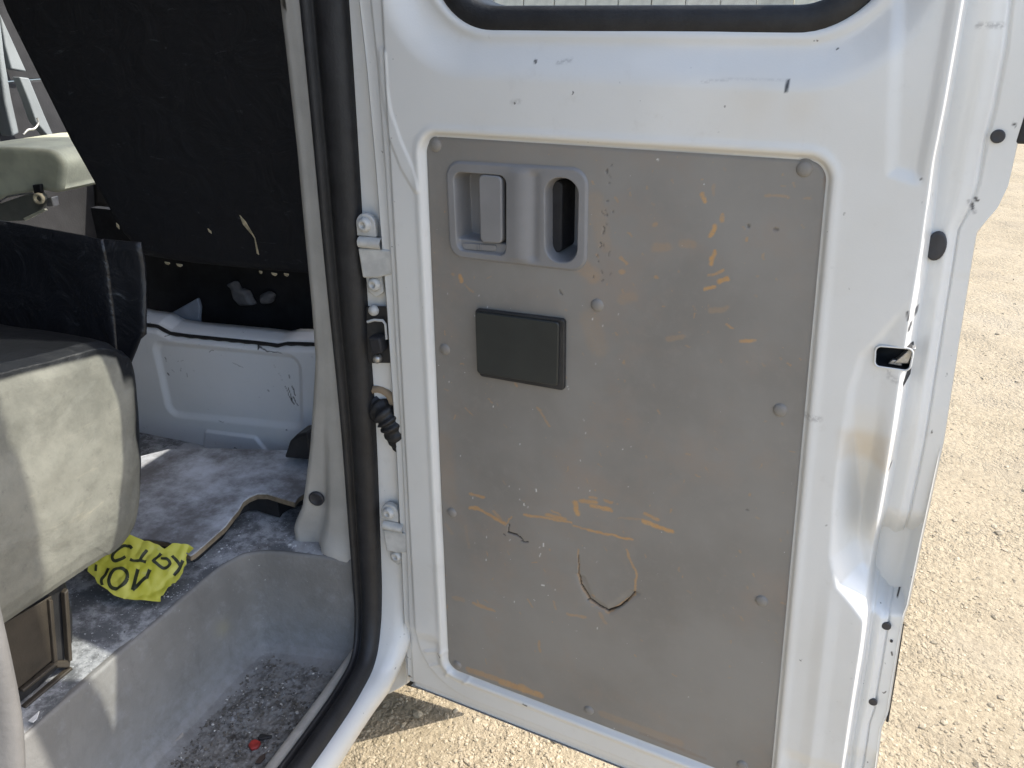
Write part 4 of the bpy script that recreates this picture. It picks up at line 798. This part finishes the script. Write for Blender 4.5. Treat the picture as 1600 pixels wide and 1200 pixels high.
def letter(segs, wd=42):
    V = []; F = []
    for L in segs:
        Lp = catmull([(a, b, 0) for a, b in L], 7)[:, :2] if len(L) > 2 else np.array([np.array(L[0]) * (1 - t) + np.array(L[1]) * t for t in np.linspace(0, 1, 12)], float)
        t = np.gradient(Lp, axis=0); t /= np.maximum(np.linalg.norm(t, axis=1), 1e-9)[:, None]; nn2 = np.stack([-t[:, 1], t[:, 0]], -1); b0 = len(V)
        for off in (-.5, -.25, 0, .25, .5):
            for p in Lp + nn2 * wd * off:
                q = on_tape(130 + p[0] / K, 830 + p[1] / K); zq = float(tape_z(np.array([q[0]]), np.array([q[1]]))[0]) + .0010
                V.append((q[0], q[1], zq))
        n = len(Lp)
        for r in range(4):
            for i in range(n - 1): a = b0 + r * n + i; F.append((a, a + 1, a + n + 1, a + n))
    o = link('printed_letter', raw_mesh('printed_letter', V, F), M['ink']); return tpart(o)
letter([[(680, 255), (645, 215), (560, 205), (470, 265), (405, 350), (430, 405), (510, 398), (590, 360)]])
letter([[(890, 270), (790, 425)], [(655, 408), (700, 428), (800, 428), (880, 452)]])
letter([[(1085, 320), (975, 470)], [(985, 455), (1100, 535), (1180, 530), (1212, 470), (1170, 412), (1085, 402)]], 44)
letter([[(1385, 410), (1345, 520), (1265, 625)], [(1235, 350), (1300, 420), (1350, 490)]], 46)
letter([[(182, 465), (175, 560)]], 34)
letter([[(350, 510), (312, 610), (255, 680), (265, 755)]], 42)
letter([[(490 + 128 * math.cos(a) + 28 * math.sin(a), 672 - 140 * math.sin(a)) for a in np.linspace(0, 2 * math.pi, 15)]], 48)
letter([[(770, 560), (742, 650), (690, 830)], [(690, 830), (880, 680)], [(885, 690), (935, 570)]], 52)
# ---------------------------------------------------------------- litter in the step well
def litter(name, px, py, z, pts, th, mat, label, cat, k=.00095, tilt=0):
    c = onZ(px, py, z); a = math.radians(tilt)
    return tag(prism(name, [(c[0] + (x * math.cos(a) - y * math.sin(a)) * k, c[1] + (x * math.sin(a) + y * math.cos(a)) * k, c[2]) for x, y in pts], (0, 0, th), mat, None, th * .25, 2), label, cat)
ZS = .4535
litter('plastic_scrap', 398, 1166, ZS, [(-9, -6), (2, -11), (10, -3), (8, 8), (-4, 10), (-10, 4)], .006, M['red'], 'small red plastic scrap lying in the dirt of the step well', 'scrap')
litter('plastic_shard', 414, 1153, ZS, [(-12, -4), (-6, -7), (13, 1), (12, 4), (-10, 5)], .004, M['black'], 'small black plastic shard beside the red scrap', 'shard', tilt=15)
litter('wood_splinter', 256, 1172, ZS, [(-34, -9), (-20, -13), (36, 6), (38, 14), (28, 15), (-32, 2)], .006, plain('weathered_wood', (.30, .28, .25), .8, .2, 60), 'pale flat wood splinter at the inner edge of the step tread', 'splinter', tilt=58)
litter('leaf_bit', 408, 1186, ZS, [(-4, -12), (5, -9), (6, 4), (0, 12), (-5, 2)], .002, plain('brown_leaf', (.07, .05, .04), .8), 'dark curled leaf bit just below the red scrap', 'leaf')
def place_step(r, n):
    x = r.uniform(-.268, -.105, n); y = -.055 - .45 * r.random(n) ** 1.2; k = fbm(x * 30 + 3, y * 30 + 33, 77) > .47
    return np.stack([x, y, np.full(n, .4525)], -1)[k]
tag(scatter('dirt_crumbs', 1700, place_step, .0006, .0030, plain('dark_dirt', (.12, .11, .095), .95, .5, 30), 21), 'dark dirt crumbs strewn over the step tread', 'dirt', kind='stuff')
tag(scatter('pale_grit', 420, place_step, .0005, .0026, plain('pale_grit', (.50, .49, .46), .9, .3, 40), 22), 'pale grit strewn over the step tread', 'grit', kind='stuff')
def place_floor(r, n):
    px = r.uniform(230, 560, n); py = r.uniform(800, 960, n); d = ray(px, py); t = (.6605 - CAM[2]) / d[:, 2]; P = CAM + d * t[:, None]
    k = (sdpoly(P[:, :2], np.array(list(plan) + [(.2, .05), (.2, Ty0)])) > .012) & (P[:, 0] < -.09) & (fbm(P[:, 0] * 18, P[:, 1] * 18 + 9, 13) > .46) & (P[:, 1] < .03 + .0 * P[:, 0]); return P[k]
tag(scatter('plaster_flakes', 700, place_floor, .0007, .0030, plain('white_flakes', (.66, .67, .68), .9, .1, 40), 23, .4), 'white plaster flakes strewn on the footwell floor', 'flakes', kind='stuff')
tag(prism('paper_scrap', [onZ(a, b, .664) for a, b in [(44, 1128), (62, 1112), (58, 1124), (52, 1130)]], (0, 0, .002), plain('white_paper', (.72, .72, .72), .8), None, .0004), 'white paper scrap on the floor against the bench base', 'paper')

# ---------------------------------------------------------------- beyond the window
wl = tag(empty('block_wall', (10, 30, 0)), 'pale concrete block wall far behind the door window', 'wall')
def wpart(o): o.parent = wl; o.matrix_parent_inverse = Matrix.Translation(-wl.location); return o
o0 = None; r3 = np.random.default_rng(12)
for row in range(4):
    for i in range(26):
        if o0 is None or i % 3 == 0:
            o0 = box('block', (0, 0, 0), (1.16 + .0 * row, .4, .56), M['wall'] if r3.random() > .45 else M['block'], None, .02)
            ob = o0
        else:
            ob = o0.copy(); COL.objects.link(ob)
        ob.location = (-16 + i * 1.2 + (row % 2) * .6, 30 + .04 * r3.random(), row * .6 - .02); wpart(ob)
